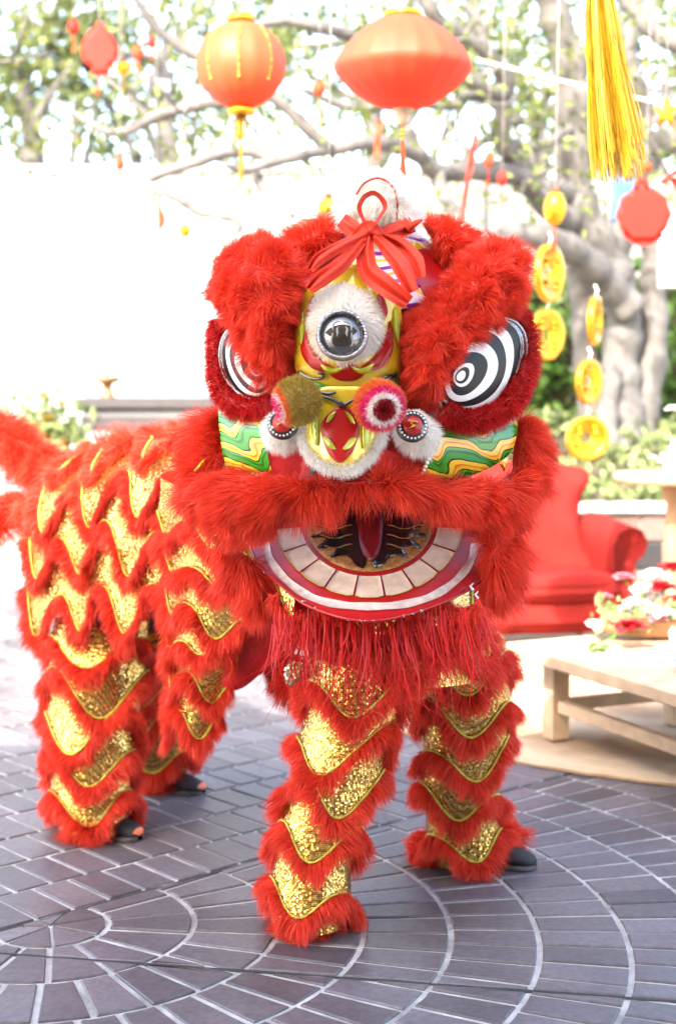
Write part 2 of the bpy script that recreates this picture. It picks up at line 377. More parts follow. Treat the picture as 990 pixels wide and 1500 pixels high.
def brick_mat(name, c0, c1, rough=(.28, .5)):
    m, nt, b, out = mat(name); L = nt.links.new; co = coords(nt)
    oi = N_(nt, 'ObjectInfo'); ge = N_(nt, 'NewGeometry'); ad = N_(nt, 'Math', operation='ADD'); fr = N_(nt, 'Math', operation='FRACT')
    L(oi.outputs['Random'], ad.inputs[0]); L(ge.outputs['Random Per Island'], ad.inputs[1]); L(ad.outputs[0], fr.inputs[0])
    rp = ramp(nt, [(0, c0), (1, c1)]); L(fr.outputs[0], rp.inputs[0])
    n1 = N_(nt, 'TexNoise', i_Scale=45., i_Detail=8., i_Roughness=.7); L(ge.outputs['Position'], n1.inputs['Vector'])
    r2 = ramp(nt, [(.3, (.62, .62, .64)), (.72, (1.35, 1.3, 1.28))]); L(n1.outputs[0], r2.inputs[0])
    mu = N_(nt, 'Mix', data_type='RGBA', blend_type='MULTIPLY'); mu.inputs[0].default_value = 1; L(rp.outputs[0], mu.inputs[6]); L(r2.outputs[0], mu.inputs[7])
    n3 = N_(nt, 'TexNoise', i_Scale=2.2, i_Detail=7., i_Roughness=.65); L(ge.outputs['Position'], n3.inputs['Vector']); r3 = ramp(nt, [(.30, (.72, .69, .70)), (.5, (1, 1, 1)), (.70, (1.25, 1.27, 1.32))]); L(n3.outputs[0], r3.inputs[0])
    m3 = N_(nt, 'Mix', data_type='RGBA', blend_type='MULTIPLY'); m3.inputs[0].default_value = 1; L(mu.outputs[2], m3.inputs[6]); L(r3.outputs[0], m3.inputs[7]); L(m3.outputs[2], b.inputs['Base Color'])
    n2 = N_(nt, 'TexNoise', i_Scale=3., i_Detail=6.); L(ge.outputs['Position'], n2.inputs['Vector'])
    mr = N_(nt, 'MapRange', i_To_Min=rough[0], i_To_Max=rough[1]); L(n2.outputs[0], mr.inputs[0]); L(mr.outputs[0], b.inputs['Roughness'])
    bp = N_(nt, 'Bump', i_Strength=.35, i_Distance=.004); L(n1.outputs[0], bp.inputs['Height']); L(bp.outputs[0], b.inputs['Normal']); return m
M['paver'] = brick_mat('slate_paver', (.072, .062, .066), (.122, .109, .115), (.36, .58))
M['grout'] = plain('pale_grout', (.40, .37, .335), .9, 0, .4, 9, .5, 120)
M['crack'] = plain('dark_joint', (.03, .025, .025), .9)
M['wallbrick'] = brick_mat('buff_wall_brick', (.115, .062, .045), (.16, .125, .11), (.6, .8))
_m, nt, b, out = mat('woven_jute'); co = coords(nt); wv = N_(nt, 'TexWave', wave_type='RINGS', rings_direction='Z', i_Scale=7., i_Distortion=1.2, i_Detail=2.); nt.links.new(co, wv.inputs['Vector'])
rp = ramp(nt, [(0, (.20, .12, .06)), (1, (.50, .38, .25))]); nt.links.new(wv.outputs[0], rp.inputs[0]); nt.links.new(rp.outputs[0], b.inputs['Base Color']); b.inputs['Roughness'].default_value = .9
bp = N_(nt, 'Bump', i_Strength=.6, i_Distance=.01); nt.links.new(wv.outputs[0], bp.inputs['Height']); nt.links.new(bp.outputs[0], b.inputs['Normal']); M['jute'] = _m

# ------------------------------------------------------------------ ground and paving
GZ = -.006                                                     # mortar bed; brick tops are at z = 0
g = G(); n = 24
xs = np.concatenate(([-300, -60, -20], np.linspace(-8, 8, 17), [20, 60, 300])); ys = np.concatenate(([-100, -20], np.linspace(-4, 14, 19), [40, 400]))
ground = structure(g_grid(np.array([[(x, y, GZ) for y in ys] for x in xs])).obj('ground', M['grout'], None, False))
FC = np.array((-.80, 4.0)); L1P = np.array((-.934, 3.963)); L1N = unit((-.613, .679)); L1D = np.array((L1N[1], -L1N[0]))
L2P = np.array((-.898, 3.804)); L2D = unit((.828 + .898, 3.498 - 3.804)); L2N = np.array((-L2D[1], L2D[0]))
def clip(P, p, n, keep_positive):
    s = 1 if keep_positive else -1; out = []
    for i in range(len(P)):
        a, b = P[i], P[(i + 1) % len(P)]; da, db = s * np.dot(a - p, n), s * np.dot(b - p, n)
        if da >= 0: out.append(a)
        if (da >= 0) != (db >= 0): out.append(a + (b - a) * da / (da - db))
    return np.array(out)
def poly_area(P): return abs(.5 * np.sum(P[:, 0] * np.roll(P[:, 1], -1) - np.roll(P[:, 0], -1) * P[:, 1])) if len(P) > 2 else 0
def brick_g(P, dz=0.):
    A = .5 * np.sum(P[:, 0] * np.roll(P[:, 1], -1) - np.roll(P[:, 0], -1) * P[:, 1])
    if A < 0: P = P[::-1]
    k = len(P); I = offset_poly(P, .0035); V = [(x, y, -.03) for x, y in P] + [(x, y, -.004 + dz) for x, y in P] + [(x, y, dz) for x, y in I]
    F = [tuple(range(2 * k, 3 * k))] + [(l * k + i, l * k + (i + 1) % k, (l + 1) * k + (i + 1) % k, (l + 1) * k + i) for l in range(2) for i in range(k)]
    return np.array(V, float), F
pieces = []                                                   # (distance, polygon, shared key)
J = .0082                                                     # half joint
def seen(c):
    u, v = to_px((c[0], c[1], 0)); return c[1] > 2.9 and -90 < u < 1080 and v < 1600 and c[1] < 11
def put(P, key=None, loc=None):
    c = P.mean(0)
    if not seen(c): return
    d1 = (P - L1P) @ L1N; d2 = (P - L2P) @ L2N
    if d1.max() > -J and d1.min() < -J: P = clip(P, L1P - L1N * .006, L1N, False); key = None
    if d2.max() > -.012 and d2.min() < .012:
        for kp in (True, False):
            Q = clip(P, L2P + L2N * (.010 if kp else -.010), L2N, kp)
            if poly_area(Q) > .0012: pieces.append((Q.mean(0)[1], Q, None, None))
        return
    if poly_area(P) > .0012: pieces.append((c[1], P, key, loc))
ring = 0; r0 = .16
def sector(ra, rb, half, jm):
    A = []; 
    for rr, sgn in ((rb - J, 1), (ra + J, -1)):
        h = half - jm / rr
        for t in np.linspace(-h, h, 4)[::sgn]: A.append((rr * math.cos(t), rr * math.sin(t)))
    return np.array(A)
for k in range(7):
    a = k * 2 * math.pi / 7; h = math.pi / 7 - .03; put(np.array([(.008 * math.cos(a), .008 * math.sin(a))] + [(.152 * math.cos(a + t), .152 * math.sin(a + t)) for t in (-h, 0, h)]) + FC)
while r0 < 7.5:
    rb = r0 + .238; nb = max(8, round(2 * math.pi * (r0 + rb) / 2 / .118)); half = math.pi / nb
    S = sector(r0, rb, half, J * 1.0); ph = random.random() * half
    for k in range(nb):
        a = ph + k * 2 * half; c, s = math.cos(a), math.sin(a); P = S @ np.array(((c, s), (-s, c))) + FC
        if ((P - L1P) @ L1N).min() > -.02: continue
        put(P, ring, a)
    r0 = rb; ring += 1
for row in range(0, 30):
    for k in range(-50, 90):
        o = L1P + L1N * (.006 + row * .24) + L1D * ((k + (.5 if row % 2 else 0) + .13 * math.sin(row * 7)) * .122)
        P = np.array([o + L1D * a + L1N * b for a, b in ((J * .8, J), (.122 - J * .8, J), (.122 - J * .8, .24 - J), (J * .8, .24 - J))])
        c = P.mean(0)
        if seen(c): pieces.append((c[1], P, 'row', (o, 0)))
def apparent(p):
    u, v = to_px((p[1].mean(0)[0], p[1].mean(0)[1], 0)); off = (u < -5 or u > 995 or v > 1505)
    return p[0] + (50 if off else 0)
pieces.sort(key=apparent)
shared = {}
rowang = math.atan2(L1D[1], L1D[0])
rest = G()
for i, (dist, P, key, loc) in enumerate(pieces):
    dz = random.uniform(-.0018, .0012)
    if i >= 300: rest.add(*brick_g(P, dz)); continue
    if key == 'row':
        if key not in shared: shared[key] = G().add(*brick_g(np.array(((J * .8, J), (.122 - J * .8, J), (.122 - J * .8, .24 - J), (J * .8, .24 - J))))).mesh('paving_brick', M['paver'], False)
        o = link('paving_brick', shared[key], ground); o.location = (loc[0][0], loc[0][1], dz); o.rotation_euler = (random.uniform(-.003, .003), random.uniform(-.003, .003), rowang)
    elif key is not None:
        if key not in shared:
            rr = .16 + key * .238; nb = max(8, round(2 * math.pi * (rr + .119) / .118)); shared[key] = G().add(*brick_g(sector(rr, rr + .238, math.pi / nb, J * 1.0))).mesh('paving_brick', M['paver'], False)
        o = link('paving_brick', shared[key], ground); o.location = (FC[0], FC[1], dz); o.rotation_euler = (0, 0, loc)
    else: G().add(*brick_g(P, dz)).obj('paving_brick', M['paver'], ground, False)
o = rest.obj('far_paving_bricks', M['paver'], ground, False); o['kind'] = 'stuff'
for p, d, a, b in ((L1P, L1D, -.6, 3.2), (L2P, L2D, -.6, 3.)):
    q = np.array([p + d * t + np.array((-d[1], d[0])) * (.006 + .0035 * math.sin(t * 31) * math.sin(t * 13)) * s for t in np.linspace(a, b, 90) for s in (-1, 1)]).reshape(90, 2, 2)
    g_grid(np.concatenate((q, np.full((90, 2, 1), GZ + .0032)), 2)).obj('expansion_joint', M['crack'], ground, False)

# ------------------------------------------------------------------ background: wall, planter, hedge
def leaf_cloud(C, size, seed, flat=.0, n=None):
    """diamond leaves, two triangles each, folded on the midrib"""
    r = np.random.default_rng(seed); N = len(C); d = unit(r.normal(size=(N, 3)) + np.array((0, 0, -.25))); s = unit(np.cross(d, r.normal(size=(N, 3)) + np.array((0, 0, flat * 4)))); nn = np.cross(d, s)
    L = (size * (.6 + .8 * r.random(N)))[:, None]; V = np.stack((C, C + d * L * .45 + s * L * .27 + nn * L * .07, C + d * L, C + d * L * .45 - s * L * .27 + nn * L * .07), 1)
    return G().add(V.reshape(-1, 3), (np.arange(N)[:, None, None] * 4 + np.array(((0, 1, 2), (0, 2, 3)))[None]).reshape(-1, 3))
wl, wr = at(-420, 245, 13.0), at(473, 250, 13.0)
wt = thing('courtyard_wall', 'tall plain white rendered wall behind the lion with a flat coping', 'wall', ((wl[0] + wr[0]) / 2, 13.1, 0))
hw = (wr[0] - wl[0]) / 2; zt = wl[2]
g_box(((wl[0] + wr[0]) / 2, 13.12, zt / 2 - .05), (hw, .12, zt / 2 - .0), 0, .01).obj('wall_face', M['wall_white'], wt, False)
g_box(((wl[0] + wr[0]) / 2, 13.12, zt - .02), (hw + .03, .16, .035), 0, .01).obj('coping', M['wall_white'], wt, False)
gw = thing('added_backdrop_wall', 'pale grey backdrop wall with piers added beyond the spreading tree', 'wall', (3.4, 16.2, 0))  # added grey backdrop: keeps the view behind the horn from going pure white
gl_, gr_ = at(440, 300, 16.2)[0], at(1120, 300, 16.2)[0]; gz_ = at(600, 262, 16.2)[2]
g_box(((gl_ + gr_) / 2, 16.2, gz_ / 2), ((gr_ - gl_) / 2, .1, gz_ / 2), 0, .01).obj('wall_face', M['wall_grey'], gw, False)
for x in np.linspace(gl_ + .3, gr_ - .3, 4): g_box((x, 16.06, gz_ / 2 + .05), (.18, .1, gz_ / 2 + .05), 0, .01).obj('pier', M['wall_grey'], gw, False)
# planter wall with square tiles
PY, PZ = 9.3, .755
pt = thing('planter_wall', 'low planter wall of buff square bricks with pale coping behind the armchair', 'wall', (2.4, PY + .1, 0))
x0, x1 = .55, 4.2
g_box(((x0 + x1) / 2, PY + .115, (PZ - .06) / 2), ((x1 - x0) / 2, .1, (PZ - .06) / 2), 0, .004).obj('wall_core', M['grout'], pt, False)
g_box(((x0 + x1) / 2, PY + .1, PZ - .03), ((x1 - x0) / 2 + .02, .15, .03), 0, .012).obj('coping', M['concrete'], pt, False)
bm = g_box((0, 0, 0), (.088, .02, .078), 0, .004).mesh('wall_brick', M['wallbrick'], False)
vx = at(937, 790, PY)[0]
for row in range(4):
    z = PZ - .06 - .095 - row * .172
    if z < .05: continue
    k = 0; x = x0 + .1 + (.097 if row % 2 else 0)
    while x < x1 - .09:
        if not (row == 1 and abs(x - vx) < .2):
            o = link('wall_brick', bm, pt); o.location = Vector((x, PY + .012, z)) - pt.location
        x += .194
vo = g_box((vx, PY + .006, PZ - .06 - .095 - .172), (.14, .02, .085), 0, .004).obj('air_vent', M['vent'], pt, False)
for k in range(5): g_box((vx, PY - .018, PZ - .06 - .095 - .172 - .06 + k * .03), (.13, .006, .006), 0, .002).obj('vent_bar', M['dark'], vo, False)
# planted bank
def bank_z(x, y): return .70 + np.clip((y - 9.45) / 1.2, 0, 1) * .42 + .03 * np.sin(x * 5) * np.cos(y * 4)
bx, by = np.meshgrid(np.linspace(.5, 8, 40), np.linspace(9.42, 14, 24), indexing='ij')
structure(g_grid(np.stack((bx, by, bank_z(bx, by)), -1)).obj('planted_bank', M['soil']))
r = np.random.default_rng(3); Nn = 3600; X = r.uniform(.6, 4.2, Nn); Y = 9.45 + 1.7 * r.random(Nn) ** 1.3
C = np.stack((X, Y, bank_z(X, Y) + r.uniform(0, .16, Nn)), 1); o = leaf_cloud(C, .085, 4, .5).obj('ground_cover', M['cover'], None, False); o['kind'] = 'stuff'; o['label'] = 'low pale green ground cover growing on the planted bank'; o['category'] = 'ground cover'
# ivy hedge
hd = thing('ivy_hedge', 'dark green ivy hedge growing behind the pale tree trunk', 'hedge', (3.1, 12.2, 1.0))
g_box((3.6, 12.5, 1.55), (2.3, .18, .85), 0, .1).obj('branch_mass', M['soil'], hd, False)
Nn = 5200; X = r.uniform(1.25, 5.9, Nn); Z = r.uniform(.75, 2.5, Nn); bul = .25 * np.sin(X * 4.1) * np.sin(Z * 5.3)
leaf_cloud(np.stack((X, 12.1 + bul + r.uniform(-.12, .2, Nn), Z + .1 * np.sin(X * 3)), 1), .13, 5).obj('foliage', M['ivy'], hd, False)

# far trees beyond the wall
def far_tree(name, label, px, py, Y, rx, rz, n, seed, mt='leaf_far', size=.16):
    c = at(px, py, Y); r = np.random.default_rng(seed); t = thing(name, label, 'tree', (c[0], Y, 0), 'trees beyond the courtyard')
    base = np.array((c[0], Y, 0)); P = np.array([base + (c - base) * s + np.array((.12 * math.sin(s * 5 + seed), .1 * math.sin(s * 4), 0)) for s in np.linspace(0, 1, 8)])
    g_tube(P, np.linspace(.24, .10, 8), 8).obj('trunk', M['bark'], t)
    lb = []
    for k in range(9):
        a = r.uniform(0, 2 * np.pi); e = c + np.array((math.cos(a) * rx * r.uniform(.5, .9), math.sin(a) * rx * .5, r.uniform(-.5, .9) * rz)); s = P[r.integers(4, 8)]
        lb.append(e); m_ = (s + e) / 2 + r.normal(size=3) * .15; g_tube(catmull([s, m_, e], 4), np.linspace(.07, .02, 9), 6).obj('limb', M['bark'], t)
    K = 34; cc = np.concatenate((np.array(lb), c + r.normal(size=(K - 9, 3)) * np.array((rx * .5, rx * .4, rz * .5)))); i = r.integers(0, K, n)
    Cn = cc[i] + r.normal(size=(n, 3)) * np.array((rx, rx, rz)) * .13
    leaf_cloud(Cn, size, seed).obj('crown', M[mt], t, False); return t
far_tree('tree', 'pale leafy tree rising beyond the left end of the white wall', 40, 110, 17, 1.2, 1.0, 950, 11)
far_tree('tree', 'broad sunlit tree behind the round orange lantern', 250, 90, 18, 2.0, 1.3, 1800, 12)
far_tree('tree', 'sparse tree rising behind the oblate red lantern', 560, 60, 19, 1.9, 1.5, 1200, 13)
far_tree('tree', 'light green tree beyond the big pale branching trunk', 790, 150, 18, 1.8, 1.8, 1200, 14)
far_tree('tree', 'leafy tree behind the red card medallion', 1010, 110, 17, 1.5, 1.7, 1000, 15)

# ------------------------------------------------------------------ the big pale tree
TY = 10.7
tree = thing('spreading_tree', 'big pale grey tree with twisting multi-stemmed trunk strung with ornaments', 'tree', tuple(at(905, 640, TY)))
def limb(pts, r0, r1, name='limb', seg=10):
    P = catmull(np.array([at(x, y, Y) for x, y, Y in pts]), 6); m_ = len(P); rr = np.linspace(r0, r1, m_) * (1 + .10 * np.sin(np.arange(m_) * 1.3) + .05 * np.sin(np.arange(m_) * 2.9))
    P = P + nvec(P, 6., 2) * .012
    return g_tube(P, rr, seg).obj(name, M['bark'], tree)
limb([(912, 668, 10.6), (914, 610, 10.65), (906, 540, 10.7), (912, 470, 10.7), (905, 420, 10.7), (893, 385, 10.7)], .155, .12, 'trunk', 14)
limb([(946, 668, 10.75), (946, 600, 10.75), (956, 520, 10.8), (956, 440, 10.8), (958, 370, 10.8), (948, 310, 10.8)], .115, .09, 'trunk', 12)
limb([(866, 665, 10.8), (864, 600, 10.8), (856, 520, 10.85), (852, 450, 10.85), (846, 400, 10.9), (838, 340, 10.9)], .10, .075, 'trunk', 12)
limb([(915, 660, 10.45), (892, 645, 10.42), (890, 600, 10.5), (898, 540, 10.55)], .10, .06, 'trunk', 10)
limb([(920, 455, 10.6), (893, 420, 10.5), (861, 384, 10.3), (810, 355, 10.0), (758, 343, 9.8), (705, 358, 9.6), (668, 385, 9.4)], .125, .06)
limb([(898, 415, 10.7), (870, 350, 10.6), (843, 285, 10.5), (838, 190, 10.4), (836, 103, 10.3), (812, 26, 10.2), (795, -30, 10.1)], .16, .10)
limb([(896, 400, 10.75), (902, 350, 10.7), (918, 288, 10.6), (950, 228, 10.5), (1000, 195, 10.4), (1050, 185, 10.3)], .13, .09)
limb([(842, 285, 10.5), (800, 280, 10.2), (765, 265, 10.0), (746, 227, 9.8), (735, 195, 9.6), (738, 120, 9.4), (707, 72, 9.2), (645, 31, 9.0), (618, -10, 8.9)], .085, .04)
limb([(835, 325, 10.5), (800, 300, 10.2), (760, 262, 9.9), (701, 250, 9.6), (640, 250, 9.3), (617, 227, 9.1), (598, 185, 9.0)], .10, .035)
limb([(640, 250, 9.3), (648, 285, 9.2), (664, 312, 9.1), (676, 345, 9.0)], .05, .035)
limb([(900, -20, 9.6), (928, 12, 9.6), (954, 46, 9.6), (1000, 72, 9.6)], .07, .05)
limb([(960, 180, 10.2), (940, 125, 10.2), (925, 75, 10.2), (928, 20, 10.2), (940, -30, 10.2)], .06, .04)
limb([(617, 227, 9.1), (560, 205, 8.8), (480, 215, 8.6), (400, 235, 8.4), (360, 250, 8.3), (330, 245, 8.2)], .05, .015)
limb([(480, 215, 8.6), (440, 180, 8.5), (380, 130, 8.4), (300, 90, 8.3), (230, 40, 8.2), (190, -20, 8.1)], .042, .02)
limb([(400, 235, 8.4), (350, 222, 8.4), (280, 245, 8.3), (217, 272, 8.3), (263, 293, 8.2), (293, 313, 8.2), (345, 323, 8.1), (352, 345, 8.1)], .034, .022)
limb([(360, 235, 8.4), (378, 268, 8.4), (405, 298, 8.3), (432, 320, 8.2)], .036, .018)
limb([(300, 150, 8.7), (230, 172, 8.7), (172, 197, 8.7), (120, 175, 8.7), (80, 150, 8.7)], .04, .015)
limb([(380, 130, 8.4), (320, 150, 8.5), (300, 150, 8.7)], .035, .03)
limb([(330, 60, 8.5), (400, 30, 8.5), (470, 40, 8.6), (540, 60, 8.8), (640, 100, 9.0), (737, 140, 9.4)], .025, .05)
limb([(760, 180, 9.8), (700, 140, 9.6), (660, 155, 9.4), (600, 150, 9.3), (520, 160, 9.2), (440, 130, 9.0)], .05, .02)
limb([(690, 0, 9.2), (700, 40, 9.2), (707, 72, 9.2)], .04, .045)
limb([(846, 180, 10.4), (790, 215, 10.0), (720, 205, 9.7), (690, 225, 9.5)], .04, .02)
# foliage spread along the limbs
r = np.random.default_rng(21); cl = []
for k in range(230):
    px, py = r.uniform(-30, 1020), r.uniform(-60, 285)
    if px < 330 and py > 235: continue
    if px < 130 and r.random() < .55: continue
    cl.append(at(px, py + (20 if px > 600 else 0), r.uniform(8.2, 11.5)))
cl = np.array(cl); i = r.integers(0, len(cl), 3900); leaf_cloud(cl[i] + r.normal(size=(3900, 3)) * np.array((.20, .22, .12)), .062, 22).obj('crown', M['leaf'], tree, False)
twigs = G()
for k in range(0, len(cl), 2):
    e = cl[k] + r.normal(size=3) * .25; twigs.join(g_tube(np.array([cl[k] + np.array((0, 0, .1)), (cl[k] + e) / 2 + r.normal(size=3) * .05, e]), (.012, .009, .004), 5))
o = twigs.obj('twigs', M['bark'], tree); o['kind'] = 'stuff'

# ------------------------------------------------------------------ lion head
HX, HY = .085, 4.0
head = thing('lion_mask', 'red furred lion dance head with painted face, striped eyes and gaping toothed mouth', 'lion mask', (HX, HY, .9))
FW = .0019
def flow_px(cx, cy, k, kz=0.):
    c = at(cx, cy, 3.8)
    def f(P):
        d = P - c; d[:, 1] = 0; return unit(d) * k + np.array((0, 0, kz))
    return f
# skull: painted papier-mache shell behind the face
sk = at(545, 500, 4.06)
th = np.linspace(0, np.pi, 25); ph_ = np.linspace(0, 2 * np.pi, 40, endpoint=False)
SKP = np.array([[(sk[0] + .315 * math.sin(t) * math.cos(p), sk[1] + .34 * math.sin(t) * math.sin(p) * (.72 if math.sin(p) < 0 else 1.05), sk[2] + .30 * math.cos(t)) for t in th] for p in ph_])
skull = g_grid(SKP, True).obj('skull_shell', M['red'], head)
nk = [at(545, 600, 4.2), at(545, 720, 4.30), at(560, 830, 4.32), at(575, 930, 4.26)]
g_tube(catmull(nk, 5), np.linspace(.26, .20, 16), 20).obj('neck_cloth', M['red_cloth'], head)
# crown panel under the ribbon
def D_crown(x, y): return 3.80 + .16 * ((x - 548) / 105.) ** 2 + (420 - y) * .0016
decal([(440, 425), (452, 392), (478, 362), (512, 338), (560, 326), (606, 338), (640, 366), (655, 402), (640, 432), (592, 452), (520, 450)], D_crown, 0, 9, 6, .012).obj('crown_panel', M['scale'], head)
for pts, m in (([(446, 412), (470, 378), (488, 372), (476, 398), (462, 420)], 'yellow'), ([(604, 352), (622, 362), (632, 384), (618, 392), (602, 374)], 'yellow'), ([(628, 372), (648, 398), (640, 418), (620, 398)], 'purple'),
               ([(478, 352), (500, 342), (506, 352), (486, 366)], 'purple'), ([(596, 396), (618, 402), (626, 416), (604, 420)], 'purple'), ([(590, 356), (600, 362), (604, 384), (594, 386)], 'orange')):
    decal(pts, D_crown, .004, 7).obj('painted_scale', M[m], head)
# forehead
def D_fore(x, y):
    u = (x - 508) / 88.; return 3.72 - .085 * (1 - u * u) + max(0, 470 - y) * .0011 + max(0, y - 535) * .0012
decal([(434, 545), (432, 490), (440, 440), (462, 405), (500, 388), (545, 392), (575, 415), (588, 460), (588, 520), (580, 562), (545, 574), (505, 577), (465, 572)], D_fore, 0, 9, 6, .02).obj('forehead_shell', M['yellow'], head)
for pts, m, of in (([(438, 548), (470, 562), (508, 567), (550, 562), (582, 545), (580, 566), (545, 575), (505, 578), (462, 573)], 'green', .0045),
                   ([(440, 512), (448, 482), (452, 500), (472, 528), (490, 540), (478, 545), (455, 538)], 'red', .0045), ([(576, 508), (572, 470), (564, 492), (548, 522), (530, 538), (545, 543), (566, 534)], 'red', .0045),
                   ([(482, 545), (508, 530), (534, 545), (520, 557), (496, 557)], 'red', .0045), ([(448, 460), (458, 432), (464, 440), (456, 470)], 'red', .0045), ([(568, 455), (558, 428), (553, 438), (561, 468)], 'red', .0045),
                   ([(470, 534), (490, 540), (505, 536), (494, 546), (478, 545)], 'lime', .007), ([(513, 536), (528, 540), (548, 532), (538, 546), (524, 546)], 'lime', .007),
                   ([(441, 505), (437, 475), (443, 455), (446, 480)], 'lime', .007), ([(583, 500), (585, 470), (578, 450), (576, 480)], 'lime', .007)):
    decal(pts, D_fore, of, 7).obj('painted_petal', M[m], head)
for pts in ([(437, 545, 0), (452, 553, 0), (468, 555, 0), (474, 549, 0), (466, 546, 0)], [(478, 571, 0), (505, 574, 0), (535, 571, 0), (560, 563, 0), (580, 552, 0)], [(440, 561, 0), (462, 567, 0), (480, 571, 0)], [(556, 556, 0), (566, 551, 0), (580, 550, 0)]):
    P = np.array([at(x, y, D_fore(x, y) - .009) for x, y, _ in pts]); g_tube(catmull(P, 5), .0042, 6).obj('painted_curl', M['black'], head)
# white fur round the mirror
wf = px_pillow([(500, 408), (535, 418), (556, 445), (561, 480), (552, 512), (528, 530), (500, 534), (472, 528), (452, 508), (445, 478), (450, 442), (470, 416)], lambda v: np.array([D_fore(x, y) for x, y in v]) + .012, .045, 32, 8, 13, .0)
furry(wf, 210000, .034, .0013, flow_px(501, 488, .9), .7, 31, clump=.3).obj('mirror_fur', M['fur_white'], head)
mc = at(501, 490, 3.578); ma = unit((.0, -1, .22))
mr = g_lathe([(0, .014), (.017, .0125), (.032, .009), (.045, .002), (.052, -.006)], mc, 40, ma).obj('forehead_mirror', M['mirror'], head)
g_lathe([(.051, -.004), (.053, .003), (.057, .006), (.061, .003), (.063, -.012)], mc, 48, ma).obj('mirror_rim', M['silver'], mr)
gb = G(); u_ = unit(np.cross(ma, (0, 0, 1))); v_ = np.cross(u_, ma)
for k in range(40):
    a = k * 2 * math.pi / 40; gb.join(g_lathe([(.0, .004), (.0028, .0028), (.004, 0), (.0028, -.0028)], mc + (u_ * math.cos(a) + v_ * math.sin(a)) * .057 + ma * .005, 6, ma))
gb.obj('rim_beads', M['silver'], mr)
for sx in (-1, 1):                                             # painted swirls on the glass
    def on_glass(a, r_): 
        return mc + (u_ * math.sin(a) * sx + v_ * math.cos(a)) * r_ + ma * (.0155 - r_ * r_ * 5.6)
    for a0, a1, rr in ((.15, 1.3, .026), (1.5, 2.6, .030), (.4, 2.2, .014)):
        g_tube(np.array([on_glass(a, rr * (1 + .25 * math.sin(a * 3))) for a in np.linspace(a0, a1, 12)]), .0028 * np.sin(np.linspace(.25, 2.9, 12)), 6).obj('glass_swirl', M['grey'], mr)
# brows and ears: deep fur
RB = [(583, 466), (634, 428), (664, 392), (684, 360), (716, 346), (764, 356), (780, 400), (769, 442), (749, 470), (721, 497), (691, 531), (673, 565), (652, 592), (620, 592), (592, 567), (580, 520)]
LB = [(301, 420), (312, 385), (326, 356), (362, 342), (405, 340), (430, 360), (446, 398), (451, 436), (441, 478), (436, 524), (424, 556), (391, 573), (362, 547), (341, 506), (320, 463), (302, 440)]
g_ = px_pillow(RB, lambda v: 3.72 + np.maximum(0, v[:, 0] - 600) * .0007, .115, 52, 9, 17); furry(g_, 150000, .046, .0015, flow_px(668, 480, .35, -.05), .85, 41, clump=.62, freq=75, nseg=3, droop=.2).obj('brow', M['fur'], head)
g_ = px_pillow(LB, lambda v: 3.72 + np.maximum(0, 440 - v[:, 0]) * .0008, .115, 52, 9, 17); furry(g_, 150000, .046, .0015, flow_px(378, 455, .35, -.05), .85, 42, clump=.62, freq=75, nseg=3, droop=.2).obj('brow', M['fur'], head)
EL = [(412, 352), (450, 326), (492, 318), (500, 345), (470, 374), (432, 392)]; ER = [(612, 324), (650, 320), (688, 338), (702, 372), (664, 396), (634, 362)]
for e, s in ((EL, 43), (ER, 44)):
    g_ = px_pillow(e, 3.96, .055, 26, 8, 6); furry(g_, 90000, .05, FW, flow_px(555, 420, .5, .15), .7, s, nseg=3).obj('ear', M['fur'], head)
# eyes
def eye(ci, ri, co, a, b, ang, Y, tilt, name_seed):
    e = None; bands = [(0, .10, 'white'), (.10, .16, 'black'), (.16, .23, 'white'), (.23, .42, 'black'), (.42, .58, 'white'), (.58, .72, 'black'), (.72, .84, 'white'), (.84, .93, 'black'), (.93, 1.0, 'silver')]
    ca, sa = math.cos(ang), math.sin(ang); th_ = np.linspace(0, 2 * np.pi, 48, endpoint=False)
    def pt(t, q, lift=0.):
        cx, cy = ci[0] + (co[0] - ci[0]) * t, ci[1] + (co[1] - ci[1]) * t
        ex, ey = a * t * math.cos(q), b * t * math.sin(q); wob = 1 + .035 * math.sin(3 * q + 9 * t)
        x = cx + (ex * ca - ey * sa) * wob; y = cy - (ex * sa + ey * ca) * wob
        return at(x, y, Y - .055 * (1 - t * t) + tilt * (x - co[0]) - lift)
    for t0, t1, m in bands:
        P = np.array([[pt(t, q) for t in np.linspace(max(t0, .005), t1, 4)] for q in th_])
        mm = {'white': 'eye_white', 'black': 'eye_black'}.get(m, m)
        if e is None: e = g_grid(P, True).obj('eye', M[mm], head)
        else: g_grid(P, True).obj('eye_ring', M[mm], e)
    rim = np.array([pt(1.0, q, .003) for q in np.linspace(0, 2 * np.pi, 49)]); g_tube(rim, .0045, 6, False).obj('eye_rim', M['silver'], e)
    for q0, q1, t in ((-.9, 1.4, .955), (-1.9, -.7, .93)):
        g_tube(np.array([pt(t, q, .006) for q in np.linspace(q0, q1, 20)]), .0022, 6).obj('plastic_fold', M['plastic'], e)
    return e
eye((672, 552), 8, (703, 539), 83, 58, math.radians(56), 3.77, .0009, 1)
eye((377, 541), 8, (364, 534), 58, 38, math.radians(118), 3.80, -.0012, 2)
for path, s in (([(752, 455, 3.86), (769, 490, 3.86), (768, 535, 3.84), (754, 578, 3.80), (722, 607, 3.76), (682, 614, 3.73), (648, 600, 3.71)], 51), ([(322, 470, 3.90), (319, 520, 3.88), (325, 565, 3.85), (345, 592, 3.82), (378, 598, 3.78), (400, 590, 3.75)], 52)):
    fur_tube(px_path(path), .024, 150000, .024, .0015, s, 10, None, 1., clump=.3, nseg=2).obj('eye_surround', M['fur_short'], head)
